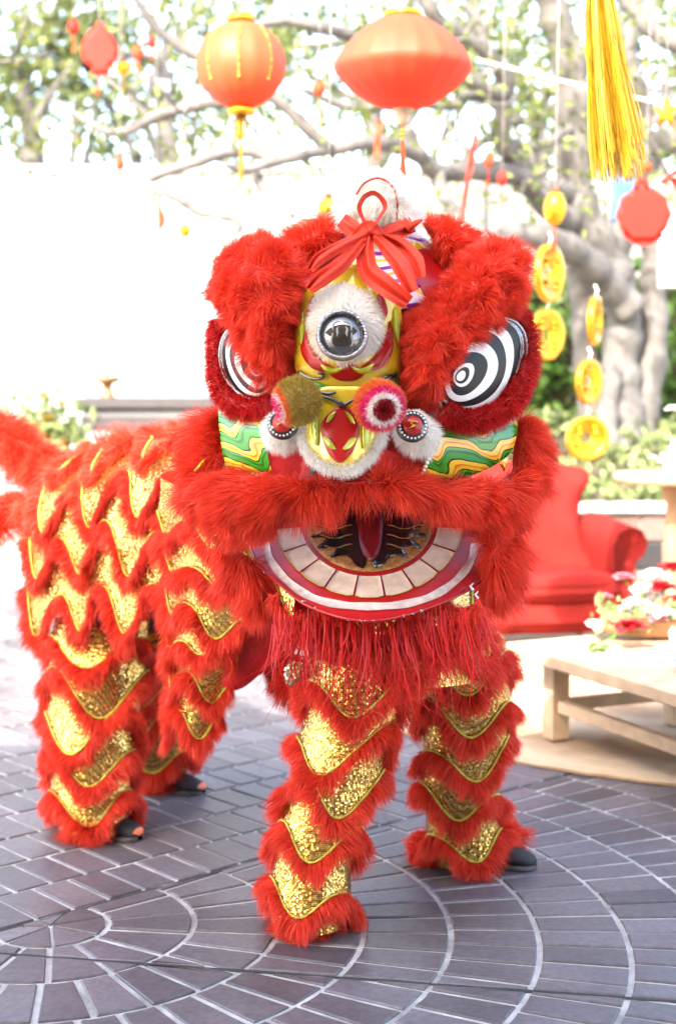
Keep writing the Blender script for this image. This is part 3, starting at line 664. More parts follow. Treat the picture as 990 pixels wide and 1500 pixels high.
# cheeks
def D_chR(x, y): return 3.74 + (x - 640) * .0011 - .02 * math.sin((y - 610) / 80 * 3.1)
def D_chL(x, y): return 3.76 + (395 - x) * .0013 - .02 * math.sin((y - 595) / 85 * 3.1)
decal([(640, 618), (695, 622), (752, 600), (752, 655), (720, 684), (673, 700), (620, 695), (632, 655)], D_chR, 0, 9, 6, .012).obj('cheek', M['cheek'], head)
decal([(322, 590), (345, 606), (388, 606), (396, 644), (408, 684), (362, 692), (332, 680), (322, 633)], D_chL, 0, 9, 6, .012).obj('cheek', M['cheek'], head)
# nose
def D_nose(x, y): return 3.63 - .055 * (1 - ((x - 500) / 62.) ** 2) - max(0, y - 590) * .00022
decal([(462, 572), (500, 566), (545, 572), (556, 610), (552, 645), (532, 672), (500, 684), (470, 674), (450, 648), (448, 612)], D_nose, 0, 8, 6, .02).obj('nose', M['yellow'], head)
decal([(501, 594), (520, 606), (527, 622), (523, 645), (514, 665), (498, 678), (482, 666), (473, 645), (470, 622), (481, 606)], D_nose, .004, 7).obj('nose_panel', M['red'], head)
for pts in ([(492, 603), (484, 616), (478, 618), (482, 608)], [(505, 602), (514, 618), (520, 620), (514, 608)], [(473, 640), (482, 643), (492, 658), (480, 654)], [(522, 642), (512, 643), (502, 658), (514, 655)], [(456, 620), (464, 600), (465, 650), (458, 645)], [(533, 605), (544, 615), (542, 645), (532, 655)]):
    decal(pts, D_nose, .008, 6).obj('nose_petal', M['lime'], head)
for pts in ([(462, 578), (484, 584), (502, 594), (498, 588)], [(540, 576), (520, 584), (504, 594)], [(455, 570), (480, 577), (492, 574)], [(530, 572), (544, 574), (556, 566)]):
    g_tube(catmull(np.array([at(x, y, D_nose(x, y) - .008) for x, y in pts]), 5), .0045, 6).obj('nose_line', M['black'], head)
fur_tube(px_path([(447, 622, 3.62), (445, 646, 3.61), (458, 668, 3.59), (480, 681, 3.57), (501, 686, 3.565), (525, 681, 3.57), (543, 664, 3.59), (557, 641, 3.61), (562, 620, 3.62)]), .009, 330000, .019, .0011, 53, 8, None, 1., clump=.3, nseg=2).obj('nose_fur', M['fur_white'], head)
# nostrils: white pads with a beaded red jewel
def D_nosR(x, y): return 3.66
for pad, j, s in (([(575, 620), (590, 600), (618, 600), (640, 622), (644, 645), (628, 664), (602, 664), (580, 648)], (604, 624), 54), ([(442, 620), (430, 600), (402, 600), (385, 620), (384, 645), (396, 658), (420, 658), (440, 645)], (414, 620), 55)):
    g_ = px_pillow(pad, 3.665, .04, 24, 7, 7); p_ = furry(g_, 210000, .024, .0012, flow_px(j[0], j[1], .5, -.1), .8, s, clump=.3, nseg=2).obj('nostril_pad', M['fur_white'], head)
    c = at(j[0], j[1], 3.598); ax = unit((.1 if j[0] > 500 else -.1, -1, .25)); u2 = unit(np.cross(ax, (0, 0, 1))); v2 = np.cross(u2, ax)
    g_lathe([(0, .006), (.030, .005), (.037, .002), (.040, -.008)], c, 28, ax).obj('jewel_setting', M['black'], p_)
    g_lathe([(0, .017), (.012, .0155), (.021, .011), (.025, .004)], c, 24, ax).obj('jewel', M['red'], p_)
    gl = G(); gl.join(g_tube(np.array([c + ax * .018 + u2 * x * .001 + v2 * y * .001 for x, y in ((-11, 5), (-4, 8), (3, 6), (9, 7), (4, 0), (-3, -2), (5, -6), (10, -9))]), .0022, 5)); gl.obj('jewel_scroll', M['gold'], p_)
    bd = G()
    for k in range(22):
        a = k * 2 * math.pi / 22; bd.join(g_lathe([(0, .003), (.0024, .002), (.003, 0), (.002, -.002)], c + (u2 * math.cos(a) + v2 * math.sin(a)) * .032 + ax * .006, 6, ax))
    bd.obj('jewel_beads', M['white'], p_)
decal([(560, 660), (600, 668), (640, 655), (634, 694), (600, 702), (560, 695)], lambda x, y: 3.735, 0, 9, 5, .01).obj('muzzle_side', M['red_cloth'], head)
decal([(445, 655), (395, 652), (402, 694), (440, 700)], lambda x, y: 3.735, 0, 9, 5, .01).obj('muzzle_side', M['red_cloth'], head)
bd = G()
for k in range(8):
    t = k / 7; bd.join(g_lathe([(0, .005), (.004, .0035), (.005, 0), (.0035, -.003)], at(618 + 18 * t, 694 - 38 * t, 3.678), 8, (0, -1, .2)))
bd.obj('bead_row', M['white'], head)
# pompoms on springs
def pompom(px, py, Y, r_, ax, bandsf, s, name):
    c = at(px, py, Y); ax = unit(ax); r2 = np.random.default_rng(s); n_ = 9000; d = unit(r2.normal(size=(n_, 3))); pol = np.arccos(np.clip(d @ ax, -1, 1)) + r2.normal(size=n_) * .06
    dp = lambda p: 1 - .30 * np.clip(1 - p / .45, 0, 1)
    root = c + d * (r_ * .78 * dp(pol))[:, None]; tt = np.linspace(0.01, math.pi - .01, 24); g2 = g_lathe([(r_ * .82 * dp(t) * math.sin(t), r_ * .82 * dp(t) * math.cos(t)) for t in tt], c, 28, ax)
    g2.M = [bandsf(np.tile((tt[:-1] + tt[1:]) / 2, 28), None)]; go = G().join(g2); idx = bandsf(pol, d)
    for k in range(max(idx) + 1):
        m_ = idx == k
        if m_.any(): go.join(strands(root[m_], d[m_], r_ * .26, .0013, 2, .03, .18, 70, .22, s + k), k)
    return go, c
bf = lambda p, d: np.select([p < .50, p < .78, p < 1.18], [0, 1, 2], 3)
go, c = pompom(556, 594, 3.515, .066, (.22, -.95, -.22), bf, 61, 'r'); po = go.obj('pompom', [M['fur_dark'], M['fur_white'], M['fur_pink'], M['fur_orange']], head)
g_tube(np.array([c, c + np.array((-.03, .06, 0)), at(535, 585, 3.64)]), .006, 6).obj('spring_stalk', M['silver'], po)
bf = lambda p, d: np.select([p < .55, p < .68, p < .98], [2, 1, 3], 0)
go, c = pompom(435, 588, 3.525, .064, (-.92, -.22, -.32), bf, 62, 'l'); po = go.obj('pompom', [M['fur_olive'], M['fur_white'], M['fur_pink'], M['fur_orange']], head)
g_tube(np.array([c, c + np.array((.03, .06, 0)), at(465, 582, 3.65)]), .006, 6).obj('spring_stalk', M['silver'], po)
# upper lip and side fur
def lipY(v): return 3.67 + .24 * ((v[:, 0] - 530) / 265.) ** 2
def lip_flow(P):
    x = (P[:, 0] - at(515, 700, 3.7)[0]); return np.stack((np.tanh(x * 7) * .95, np.zeros(len(P)), -.28 - .1 * np.abs(x)), 1)
LIP = [(262, 712), (300, 684), (345, 678), (420, 688), (500, 692), (580, 688), (650, 692), (720, 690), (778, 668), (795, 700), (775, 742), (735, 768), (690, 770), (640, 747), (570, 737), (500, 736), (430, 748), (380, 782), (330, 786), (282, 757), (258, 730)]
g_ = px_pillow(LIP, lipY, .085, 44, 10, 15); furry(g_, 105000, .074, .0018, lip_flow, .6, 63, clump=.42, freq=48, nseg=4, droop=.3).obj('upper_lip', M['fur'], head)
for out_, Y, fx, fz, s in (([(752, 604), (786, 618), (800, 655), (790, 705), (752, 716), (738, 680)], 3.90, .8, .1, 64), ([(338, 598), (300, 602), (276, 645), (262, 700), (300, 706), (338, 690)], 3.93, -.9, .15, 65),
                         ([(706, 772), (742, 765), (766, 800), (760, 850), (738, 890), (708, 880), (700, 835)], 3.86, .5, -.5, 66), ([(300, 770), (345, 790), (385, 820), (402, 872), (388, 905), (352, 880), (318, 830)], 3.90, -.35, -.7, 67),
                         ([(398, 860), (430, 892), (540, 918), (650, 900), (704, 862), (718, 905), (690, 938), (600, 952), (500, 952), (430, 932), (402, 900)], 3.765, .0, -.8, 68)):
    g_ = px_pillow(out_, Y, .055, 26, 9, 12); fl = np.array((fx, -.2, fz)); furry(g_, 75000, .07, FW, lambda P, fl=fl: np.tile(fl, (len(P), 1)), .6, s, clump=.45, nseg=3).obj('cheek_fur' if s < 66 else 'jaw_fur', M['fur'], head)
for p0, p1 in (((738, 690, 3.80), (728, 672, 3.80)), ((285, 690, 3.85), (300, 672, 3.85))):
    g_tube(np.array([at(*p0), (at(*p0) + at(*p1)) / 2 + np.array((.006, 0, 0)), at(*p1)]), (.003, .008, .003), 6).obj('gold_tip', M['gold'], head)
# mouth
def D_jaw(x, y): return 3.63 + (905 - y) / 140. * .33 + .10 * ((x - 540) / 175.) ** 2
decal([(366, 800), (382, 832), (405, 852), (452, 888), (525, 909), (590, 902), (663, 876), (712, 843), (720, 800), (690, 762), (540, 740), (400, 762)], D_jaw, 0, 9, 5, .02).obj('lower_jaw', M['red_lip'], head)
jaw = [o for o in head.children if o.name.startswith('lower_jaw')][0]
lipc = catmull(np.array([(388, 792), (396, 820), (420, 850), (455, 874), (495, 885), (540, 888), (590, 885), (635, 872), (670, 848), (690, 820), (696, 792)]), 6)
t_ = unit(np.gradient(lipc, axis=0)); n_ = np.stack((-t_[:, 1], t_[:, 0]), 1); hwid = 5.6 + .5 * np.sin(np.arange(len(lipc)) * .9); hwid[0] = hwid[-1] = 2
decal(np.concatenate((lipc + n_ * hwid[:, None], (lipc - n_ * hwid[:, None])[::-1])), D_jaw, .008, 6, 0, .008).obj('white_lip', M['lipwhite'], jaw)
edge = catmull(np.array([(366, 800), (382, 832), (405, 852), (452, 888), (525, 909), (590, 902), (663, 876), (712, 843), (720, 800)]), 6)
g_tube(np.array([at(x, y, D_jaw(x, y) - .004) for x, y in edge]), .0042, 6).obj('lip_edge_wire', M['red'], jaw)
sc_ = G(); r2 = np.random.default_rng(5)
for k in range(26):
    q = edge[r2.integers(2, len(edge) - 2)]; a = r2.uniform(0, 6.28); l = r2.uniform(2, 7)
    sc_.join(g_tube(np.array([at(q[0] + r2.normal() * 1.5, q[1] + r2.normal() * 1.5, D_jaw(*q) - .009), at(q[0] + math.cos(a) * l, q[1] + math.sin(a) * l * .6, D_jaw(*q) - .0095)]), .0015, 4))
sc_.obj('torn_film', M['silver'], jaw)
ex = lambda rx, ry, a: (541 + rx * math.cos(a), 766 + ry * math.sin(a))
nt_ = 9; A0, A1 = math.radians(4), math.radians(176)
for k in range(nt_):
    a0 = A0 + (A1 - A0) * (k + .035) / nt_; a1 = A0 + (A1 - A0) * (k + .965) / nt_; aa = np.linspace(a0, a1, 6)
    rim_ = [ex(100, 78, a) for a in aa] + [ex(136, 111 - (2 if 0 < i < 5 else 4), a) for i, a in enumerate(aa[::-1])]
    th_o = decal(rim_, D_jaw, .007, 6, 0, .006).obj('tooth', M['tooth'], jaw)
    g_tube(np.array([at(*p, D_jaw(*p) - .008) for p in rim_[6:]]), .0013, 5).obj('tooth_line', M['braid'], jaw)
decal([ex(93, 72, a) for a in np.linspace(math.radians(-8), math.radians(188), 30)], D_jaw, .006, 7, 0, .005).obj('mouth_floor', M['bronze'], jaw)
for sx in (-1, 1):
    mx = lambda x: 541 + sx * (x - 541)
    decal([(mx(x), y) for x, y in ((548, 748), (600, 752), (622, 770), (606, 774), (628, 786), (604, 788), (618, 803), (590, 802), (598, 816), (574, 814), (560, 828), (546, 826))], D_jaw, .009, 7, 3, .004).obj('flame_pattern', M['black'], jaw)
    for y0 in (772, 786, 800):
        g_tube(np.array([at(mx(x), y0 + 3 * math.sin(x * .13), D_jaw(x, y0) - .0145) for x in np.linspace(566, 622 - (y0 - 772) * .5, 12)]), np.concatenate(([.0006], np.full(10, .0017), [.0006])), 5).obj('flame_line', M['bronze'], jaw)
decal([(526, 746), (558, 746), (559, 790), (553, 812), (543, 821), (533, 812), (526, 790)], D_jaw, .014, 7, 4, .006).obj('tongue', M['tongue'], jaw)
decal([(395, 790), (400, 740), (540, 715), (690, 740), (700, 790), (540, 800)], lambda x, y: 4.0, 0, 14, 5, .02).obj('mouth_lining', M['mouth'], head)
for p in ((690, 868), (697, 880)):                           # crumpled foil at the jaw hinge
    q = at(p[0], p[1], 3.70); g_tube(np.array([q, q + np.array((.004, -.004, .008)), q + np.array((-.002, .002, .016)), q + np.array((.005, 0, .024))]), (.002, .006, .004, .002), 6, True, .4).obj('foil_tag', M['silver'], head)
# beard: long loose horsehair
N = 430; r2 = np.random.default_rng(8); bx_ = r2.uniform(398, 712, N); ty = 897 + 14 * np.sin((bx_ - 398) / 314 * np.pi) + r2.normal(size=N) * 9
bg = G(); up_ = 0
for i in range(N):
    p0 = at(bx_[i], ty[i], 3.72 + r2.uniform(-.04, .05)); Lh = r2.uniform(.13, .285) * (1 if 440 < bx_[i] < 690 else .75); sw = r2.normal() * .03 + (.05 if bx_[i] > 560 else -.01); cu = r2.normal() * .03
    s_ = np.linspace(0, 1, 9); P = p0 + np.stack((sw * s_ ** 1.6 + cu * np.sin(s_ * 5) * s_, -.05 * np.sin(s_ * 2.6) + r2.normal() * .02 * s_, -Lh * s_ + (.06 * max(0, sw * 8) + .02 * r2.random()) * s_ ** 5), 1)
    wd = np.linspace(1, .25, 9) * r2.uniform(.0011, .0026); sd_ = unit(np.array((1, r2.normal() * .7, 0))); Vv = np.stack((P - sd_ * wd[:, None], P + sd_ * wd[:, None]), 1).reshape(-1, 3)
    bg.add(Vv, np.array([(2 * k, 2 * k + 1, 2 * k + 3, 2 * k + 2) for k in range(8)]))
bg.obj('beard', M['hair'], head)
# horn puff and satin ribbon
g_ = px_pillow([(502, 300), (512, 270), (545, 257), (582, 264), (604, 290), (606, 320), (580, 334), (540, 336), (510, 328)], 3.88, .075, 36, 8, 1); furry(g_, 130000, .036, .0016, flow_px(553, 320, .3, .1), .9, 71, clump=.7, freq=70, nseg=3).obj('horn_puff', M['fur_white'], head)
g_tube(px_path([(522, 285, 3.80), (534, 268, 3.80), (556, 261, 3.80), (576, 275, 3.80), (582, 300, 3.80), (580, 322, 3.80)]), .0032, 6).obj('horn_line', M['paper_orange'], head)
bow = None
def strip(pts, wid, amp, fr, s, twist=0., name='ribbon_tail'):
    """satin ribbon: pts (px,py,Y), half widths in px along the path"""
    global bow
    C = catmull(np.array(pts, float), 7); m_ = len(C); T = unit(np.gradient(C[:, :2], axis=0)); Nn = np.stack((-T[:, 1], T[:, 0]), 1); W = np.interp(np.linspace(0, 1, m_), np.linspace(0, 1, len(wid)), wid)
    q = np.linspace(-1, 1, 15); P = np.zeros((m_, 15, 3)); B = np.zeros_like(P)
    for i in range(m_):
        for j in range(15):
            a = amp * min(1, .35 + i / m_) * (math.sin(q[j] * fr + s + i * .12) + .45 * math.sin(q[j] * fr * 2.1 + 2 * s)); x, y = C[i, :2] + Nn[i] * W[i] * (q[j] + .08 * math.sin(q[j] * fr + s))
            P[i, j] = at(x, y, C[i, 2] - a); B[i, j] = at(x, y, C[i, 2] - a + .002)
    g2 = g_grid(P); g2.join(g_grid(B[:, ::-1]))
    o = g2.obj(name, M['satin'], head if bow is None else bow)
    if bow is None: bow = o
    return o
strip([(522, 350, 3.745), (540, 336, 3.735), (556, 346, 3.745)], (9, 13, 9), .008, 3, .4, 0, 'ribbon_bow')
strip([(536, 344, 3.735), (500, 362, 3.69), (470, 380, 3.66), (456, 396, 3.65)], (7, 11, 13, 8), .012, 4.5, .3)
strip([(532, 350, 3.73), (500, 386, 3.67), (470, 408, 3.63), (452, 424, 3.62)], (7, 12, 13, 7), .012, 4, 1.3)
strip([(540, 345, 3.74), (535, 370, 3.72), (540, 398, 3.69), (566, 420, 3.63), (598, 444, 3.60)], (6, 13, 15, 15, 11), .016, 4.2, 2.1)
strip([(548, 344, 3.735), (570, 368, 3.715), (588, 392, 3.66), (604, 428, 3.62)], (6, 12, 14, 11), .014, 4.6, .9)
strip([(552, 342, 3.75), (584, 360, 3.76), (604, 384, 3.70), (612, 408, 3.67)], (6, 13, 16, 10), .012, 4, 2.9)
strip([(534, 346, 3.75), (515, 334, 3.77), (500, 322, 3.80)], (7, 14, 12), .010, 5, .2, 0, 'ribbon_band')
strip([(546, 345, 3.75), (575, 340, 3.77), (604, 328, 3.81)], (7, 14, 12), .010, 5, 1.2, 0, 'ribbon_band')
lp = catmull(np.array([(540, 340), (527, 318), (523, 302), (532, 286), (548, 280), (562, 290), (567, 304), (556, 322), (542, 340)]), 6)
P = np.array([[at(545 + (x - 545) * (1 - .10 * k), 312 + (y - 312) * (1 - .07 * k), 3.725 + k * .012) for k in range(4)] for x, y in lp]); g_grid(P).join(g_grid(P[:, ::-1] + np.array((0, 0, .0012)))).obj('ribbon_loop', M['satin'], bow)
P = np.array([at(x, y, 3.79) for x, y in ((595, 336), (610, 326), (618, 322))]); g_tube(P, (.012, .008, .003), 6).obj('ribbon_end', M['satin'], bow)

# ------------------------------------------------------------------ scalloped costume rows
FR_LEN = .046
def scallop(x): return (.5 + .5 * np.cos(2 * np.pi * x)) ** 1.25
def rows_on(S, ulen, uclosed, v0s, amp, period, vbase, vend, parent, seed, density=52000, flen=FR_LEN, band=.045, nd=.55, umask=None, phase=0., flip=1, braid_r=.0034, roll=.022):
    """S(u,v)->point; sequin bands, lime braid and fur fringe for every row. u in metres, v in metres downwards"""
    rr = np.random.default_rng(seed); nu = max(24, int(ulen / .018)); U = np.linspace(0, ulen, nu, endpoint=not uclosed); edges = [vbase] + list(v0s)
    def normal(u, v):
        e = .004; a = S(u + e, v) - S(u - e, v); b = S(u, v + e) - S(u, v - e); return unit(np.cross(b, a)) * flip, unit(b)
    for k, v0 in enumerate(v0s):
        ph = phase + .13 * math.sin(k * 2.3 + seed); per = ulen / max(1, round(ulen / period)) if uclosed else period; A = amp * (.85 + .3 * rr.random())
        ws = (rr.normal(size=3) * .012, rr.random(3) * 6)
        line = lambda u: v0 + A * scallop(u / per + ph) + sum(ws[0][q] * np.sin(u * 2 * np.pi / (ulen if uclosed else .9) * (q + 1) + ws[1][q]) for q in range(3))
        va = edges[k] - .01; nv = 10; P = []
        for u in U:
            vb = line(np.array([u]))[0]; vv = np.linspace(va, vb, nv); uu = np.full(nv, u); n_, _ = normal(uu, vv); P.append(S(uu, vv) + n_ * (.004 + .016 * np.linspace(0, 1, nv)[:, None] ** 2))
        pn = g_grid(np.array(P), uclosed).obj('sequin_panel', M['sequin'], parent)
        uf = np.linspace(0, ulen, nu * 2 + 1) if uclosed else np.linspace(0, ulen, nu * 2); vf = line(uf); n_, _ = normal(uf, vf)
        g_tube(S(uf, vf) + n_ * .023, braid_r * (1 + .25 * np.sin(np.arange(len(uf)) * 2.1)), 6, False).obj('braid', M['braid'], parent)
        NN = int(density * ulen * (band * 1.5 + A * .3)); u = rr.uniform(0, ulen, NN)
        t = rr.random(NN); v = line(u) + t * band - .002
        if umask is not None: m_ = umask(u, rr); u, v, t = u[m_], v[m_], t[m_]
        n_, dn = normal(u, v); du = unit(S(u + .004, v) - S(u - .004, v)); slope = (line(u + .004) - line(u - .004)) / .008
        lump = 1 + .35 * np.sin(u * 37 + k) * np.sin(u * 16 + 2 * k); bul = roll * lump
        root = S(u, v) + n_ * (.010 + bul * np.sin(np.pi * np.clip(t, 0, 1)))[:, None]; lat = np.clip(-slope * .3, -.45, .45); an = (-.25 + 1.5 * t)[:, None]
        # the padded backing of the fur roll closes the gaps between hairs
        Pb = []
        for q in np.linspace(0, 1, 7):
            nb_, _ = normal(uf, vf + q * band); lf = 1 + .35 * np.sin(uf * 37 + k) * np.sin(uf * 16 + 2 * k); Pb.append(S(uf, vf + q * band) + nb_ * (.008 + roll * lf * np.sin(np.pi * q))[:, None])
        gg = g_grid(np.array(Pb).transpose(1, 0, 2)); gg.join(strands(root, n_ * np.cos(an) * (.6 + nd) + dn * (np.sin(an) + .35) + du * lat[:, None], flen, .0016, 3, .35, .45, 60, .22, seed + k))
        gg.obj('fur_fringe', M['fur'], parent)

# front and rear dancers
def tube_S(axis, rad):
    A = catmull(np.array(axis, float), 10); L = np.concatenate(([0], np.cumsum(np.linalg.norm(np.diff(A, axis=0), axis=1)))); tot = L[-1]; R = np.interp(np.linspace(0, 1, len(A)), np.linspace(0, 1, len(rad)), rad); rm = float(np.mean(rad)); ul = 2 * math.pi * rm
    def S(u, v):
        v = np.asarray(v, float); c = np.stack([np.interp(v, L, A[:, q]) for q in range(3)], -1); over = np.maximum(v - tot, 0); c[..., 2] -= over; r_ = np.interp(v, L, R); a = np.asarray(u) / ul * 2 * math.pi
        return c + r_[..., None] * np.stack((np.sin(a), -np.cos(a), np.zeros_like(a)), -1)
    return S, ul, tot
def shoe(toe, heel, parent, tip=True, wide=.048):
    toe, heel = np.array(toe, float), np.array(heel, float); d = toe - heel; L_ = np.linalg.norm(d); d /= L_; s = np.array((-d[1], d[0], 0)); P = []
    prof = [(0, .62, .085), (.08, .85, .095), (.3, .85, .092), (.52, .95, .075), (.72, 1.05, .058), (.88, .92, .046), (.97, .6, .036), (1.0, .25, .026)]
    for t, wv_, h in prof:
        row = []
        for a in np.linspace(0, 2 * np.pi, 14, endpoint=False):
            x = math.cos(a) * wide * wv_; z = (math.sin(a) * .5 + .5); z = max(z, 0) ** .8 * h + .004; row.append(heel + d * t * L_ + s * x + np.array((0, 0, z)))
        P.append(row)
    P = np.array(P).transpose(1, 0, 2); so_ = g_grid(P, True).obj('shoe', M['shoe'], parent)
    fl = P[:, 0].mean(0)
    if tip:
        Q = []
        for t, wv_, h in ((.965, .62, .038), (.98, .52, .035), (.998, .34, .029), (1.012, .1, .02)):
            Q.append([heel + d * t * L_ + s * math.cos(a) * wide * wv_ * 1.02 + np.array((0, 0, max(.5 + .5 * math.sin(a), 0) ** .8 * h + .006)) for a in np.linspace(.2, np.pi - .2, 9)])
        g_grid(np.array(Q)).obj('toe_patch', M['shoe_toe'], so_)
    sole = np.array([[heel + d * t * L_ + s * x * wide * wv_ * 1.04 + np.array((0, 0, z)) for x, z in ((-1, .004), (-1, .016), (0, .018), (1, .016), (1, .004))] for t, wv_, h in prof]); g_grid(sole).obj('sole', M['dark'], so_)
def body(name, label, joints, edges, radii, cat='person'):
    me = bpy.data.meshes.new(name); me.from_pydata([tuple(map(float, j)) for j in joints], edges, []); o = bpy.data.objects.new(name, me); COL.objects.link(o); me.materials.append(M['shoe'])
    sk_ = o.modifiers.new('Skin', 'SKIN'); 
    for d_, r_ in zip(me.skin_vertices[0].data, radii): d_.radius = (r_, r_)
    me.skin_vertices[0].data[0].use_root = True; o.modifiers.new('Subdivision', 'SUBSURF').levels = 1; o.modifiers['Subdivision'].render_levels = 1
    return tag(o, label, cat)
def leg(parent, axis, rad, nrow, phase, seed, top=.0, first=.10, amp=.075, density=60000, flen=FR_LEN, per=.27):
    S, ul, tot = tube_S(axis, rad); st = (tot - first - .035 - amp * .5) / (nrow - 1); v0 = [first + k * st - amp * .5 for k in range(nrow)]
    V = np.linspace(0, tot, 16); U = np.linspace(0, ul, 28, endpoint=False); P = np.array([S(np.full(16, u), V) for u in U]); tl = g_grid(P, True).obj('trouser_leg', M['sequin'], parent)
    rows_on(S, ul, True, v0, amp, per, .0, tot, tl, seed, 110000, flen * .95, .038, .55, None, phase); return tl
A_ = lambda *p: at(*p)
# front dancer
f1 = [A_(528, 960, 4.12), A_(512, 1060, 4.08), A_(486, 1150, 4.04), A_(462, 1250, 4.01), A_(452, 1352, 3.98)]
f2 = [A_(672, 930, 4.32), A_(682, 1020, 4.36), A_(676, 1110, 4.42), A_(674, 1190, 4.47), A_(684, 1262, 4.50)]
pel = (f1[0] + f2[0]) / 2 + np.array((0, .03, .05)); che = np.array((.14, 4.25, 1.22)); hd_ = np.array((.12, 4.12, 1.52))
J1 = [pel, che, hd_, f1[0], f1[2], f1[4] * np.array((1, 1, 0)) + np.array((0, 0, .08)), f2[0], f2[2], f2[4] * np.array((1, 1, 0)) + np.array((0, 0, .08)), che + np.array((-.17, -.02, .06)), che + np.array((-.22, -.2, -.1)), che + np.array((-.16, -.32, .1)), che + np.array((.17, -.02, .06)), che + np.array((.22, -.2, -.1)), che + np.array((.16, -.32, .1))]
p1 = body('person', 'front dancer in red fur and gold sequin trousers beneath the lion head', J1, [(0, 1), (1, 2), (0, 3), (3, 4), (4, 5), (0, 6), (6, 7), (7, 8), (1, 9), (9, 10), (10, 11), (1, 12), (12, 13), (13, 14)], [.13, .14, .09, .085, .06, .045, .085, .06, .045, .06, .045, .04, .06, .045, .04])
leg(p1, f1, (.125, .118, .105, .095, .098), 5, .06, 100, amp=.10)
leg(p1, f2, (.120, .118, .108, .098, .100), 5, -.05, 120, amp=.10)
shoe(f1[4] * np.array((1, 1, 0)) + np.array((-.02, -.10, 0)), f1[4] * np.array((1, 1, 0)) + np.array((.02, .14, 0)), p1, False)
shoe(gr(786, 1276) + np.array((0, .02, 0)), gr(676, 1262), p1, False)
# spat fur on the far foot
fur_tube(np.array([gr(600, 1278) + np.array((0, .1, .03)), gr(640, 1275) + np.array((0, .08, .05)), gr(690, 1268) + np.array((0, .05, .06))]), (.02, .05, .06), 70000, .05, .002, 131, 10, lambda P: np.tile(np.array((-.4, -.2, -.2)), (len(P), 1))).obj('spat_fur', M['fur'], p1)
fur_tube(np.array([gr(700, 1262) + np.array((0, .05, .08)), gr(735, 1266) + np.array((0, .03, .075)), gr(757, 1270) + np.array((0, .02, .06))]), (.06, .055, .035), 70000, .05, .002, 132, 10, lambda P: np.tile(np.array((.3, -.1, -.2)), (len(P), 1))).obj('spat_fur', M['fur'], p1)
fur_tube(np.array([f1[4] + np.array((.0, .05, -.06)), f1[4] + np.array((-.01, -.02, -.065)), f1[4] + np.array((-.015, -.07, -.075))]), (.085, .09, .06), 80000, .055, .002, 133, 14, lambda P: np.tile(np.array((0, -.2, -.35)), (len(P), 1))).obj('spat_fur', M['fur'], p1)
# tunic hanging over the hips
tS, tul, ttot = tube_S([A_(578, 850, 4.24), A_(590, 920, 4.24), A_(600, 985, 4.24)], (.19, .215, .225))
tu = g_grid(np.array([tS(np.full(10, u), np.linspace(0, ttot, 10)) for u in np.linspace(0, tul, 30, endpoint=False)]), True).obj('tunic', M['sequin'], p1)
rows_on(tS, tul, True, [.02, .13], .09, .26, -.04, ttot, tu, 140, 85000, .046, .055, .5, None, .15)
# rear dancer
b1 = [A_(150, 905, 4.98), A_(143, 990, 4.94), A_(137, 1080, 4.90), A_(134, 1150, 4.87), A_(140, 1212, 4.85)]
b2 = [A_(232, 905, 5.28), A_(228, 985, 5.32), A_(226, 1060, 5.38), A_(230, 1128, 5.44)]
pel = (b1[0] + b2[0]) / 2 + np.array((-.02, .05, .10)); che = np.array((-.25, 4.68, 1.08)); hd_ = np.array((-.12, 4.55, 1.10))
z8 = np.array((0, 0, .08)); fl_ = np.array((1, 1, 0))
J2 = [pel, che, hd_, b1[0], b1[2], b1[4] * fl_ + z8, b2[0], b2[2], b2[3] * fl_ + z8, che + np.array((-.15, -.08, 0)), che + np.array((-.05, -.2, -.22)), che + np.array((.15, .1, 0)), che + np.array((.2, -.05, -.22))]
p2 = body('person', 'rear dancer in red fur and gold sequin trousers under the lion cape', J2, [(0, 1), (1, 2), (0, 3), (3, 4), (4, 5), (0, 6), (6, 7), (7, 8), (1, 9), (9, 10), (1, 11), (11, 12)], [.14, .14, .08, .09, .06, .045, .09, .06, .045, .055, .045, .055, .045])
leg(p2, b1, (.155, .150, .135, .118, .118), 5, .02, 160, amp=.105)
leg(p2, b2, (.145, .135, .122, .115), 4, .12, 180, amp=.10)
shoe(gr(206, 1232), gr(118, 1222) + np.array((0, .05, 0)), p2); shoe(gr(299, 1164), gr(205, 1152) + np.array((0, .02, 0)), p2)
fur_tube(np.array([b1[4] + np.array((-.04, .03, -.05)), b1[4] + np.array((.0, -.02, -.05)), b1[4] + np.array((.05, -.02, -.02))]), (.08, .10, .075), 70000, .055, .002, 191, 12, lambda P: np.tile(np.array((0, -.2, -.25)), (len(P), 1))).obj('spat_fur', M['fur'], p2)
fur_tube(np.array([b2[3] + np.array((-.03, .02, -.03)), b2[3] + np.array((.03, -.02, -.03)), b2[3] + np.array((.09, -.02, -.02))]), (.09, .10, .06), 60000, .055, .002, 192, 12, lambda P: np.tile(np.array((.1, -.2, -.25)), (len(P), 1))).obj('spat_fur', M['fur'], p2)

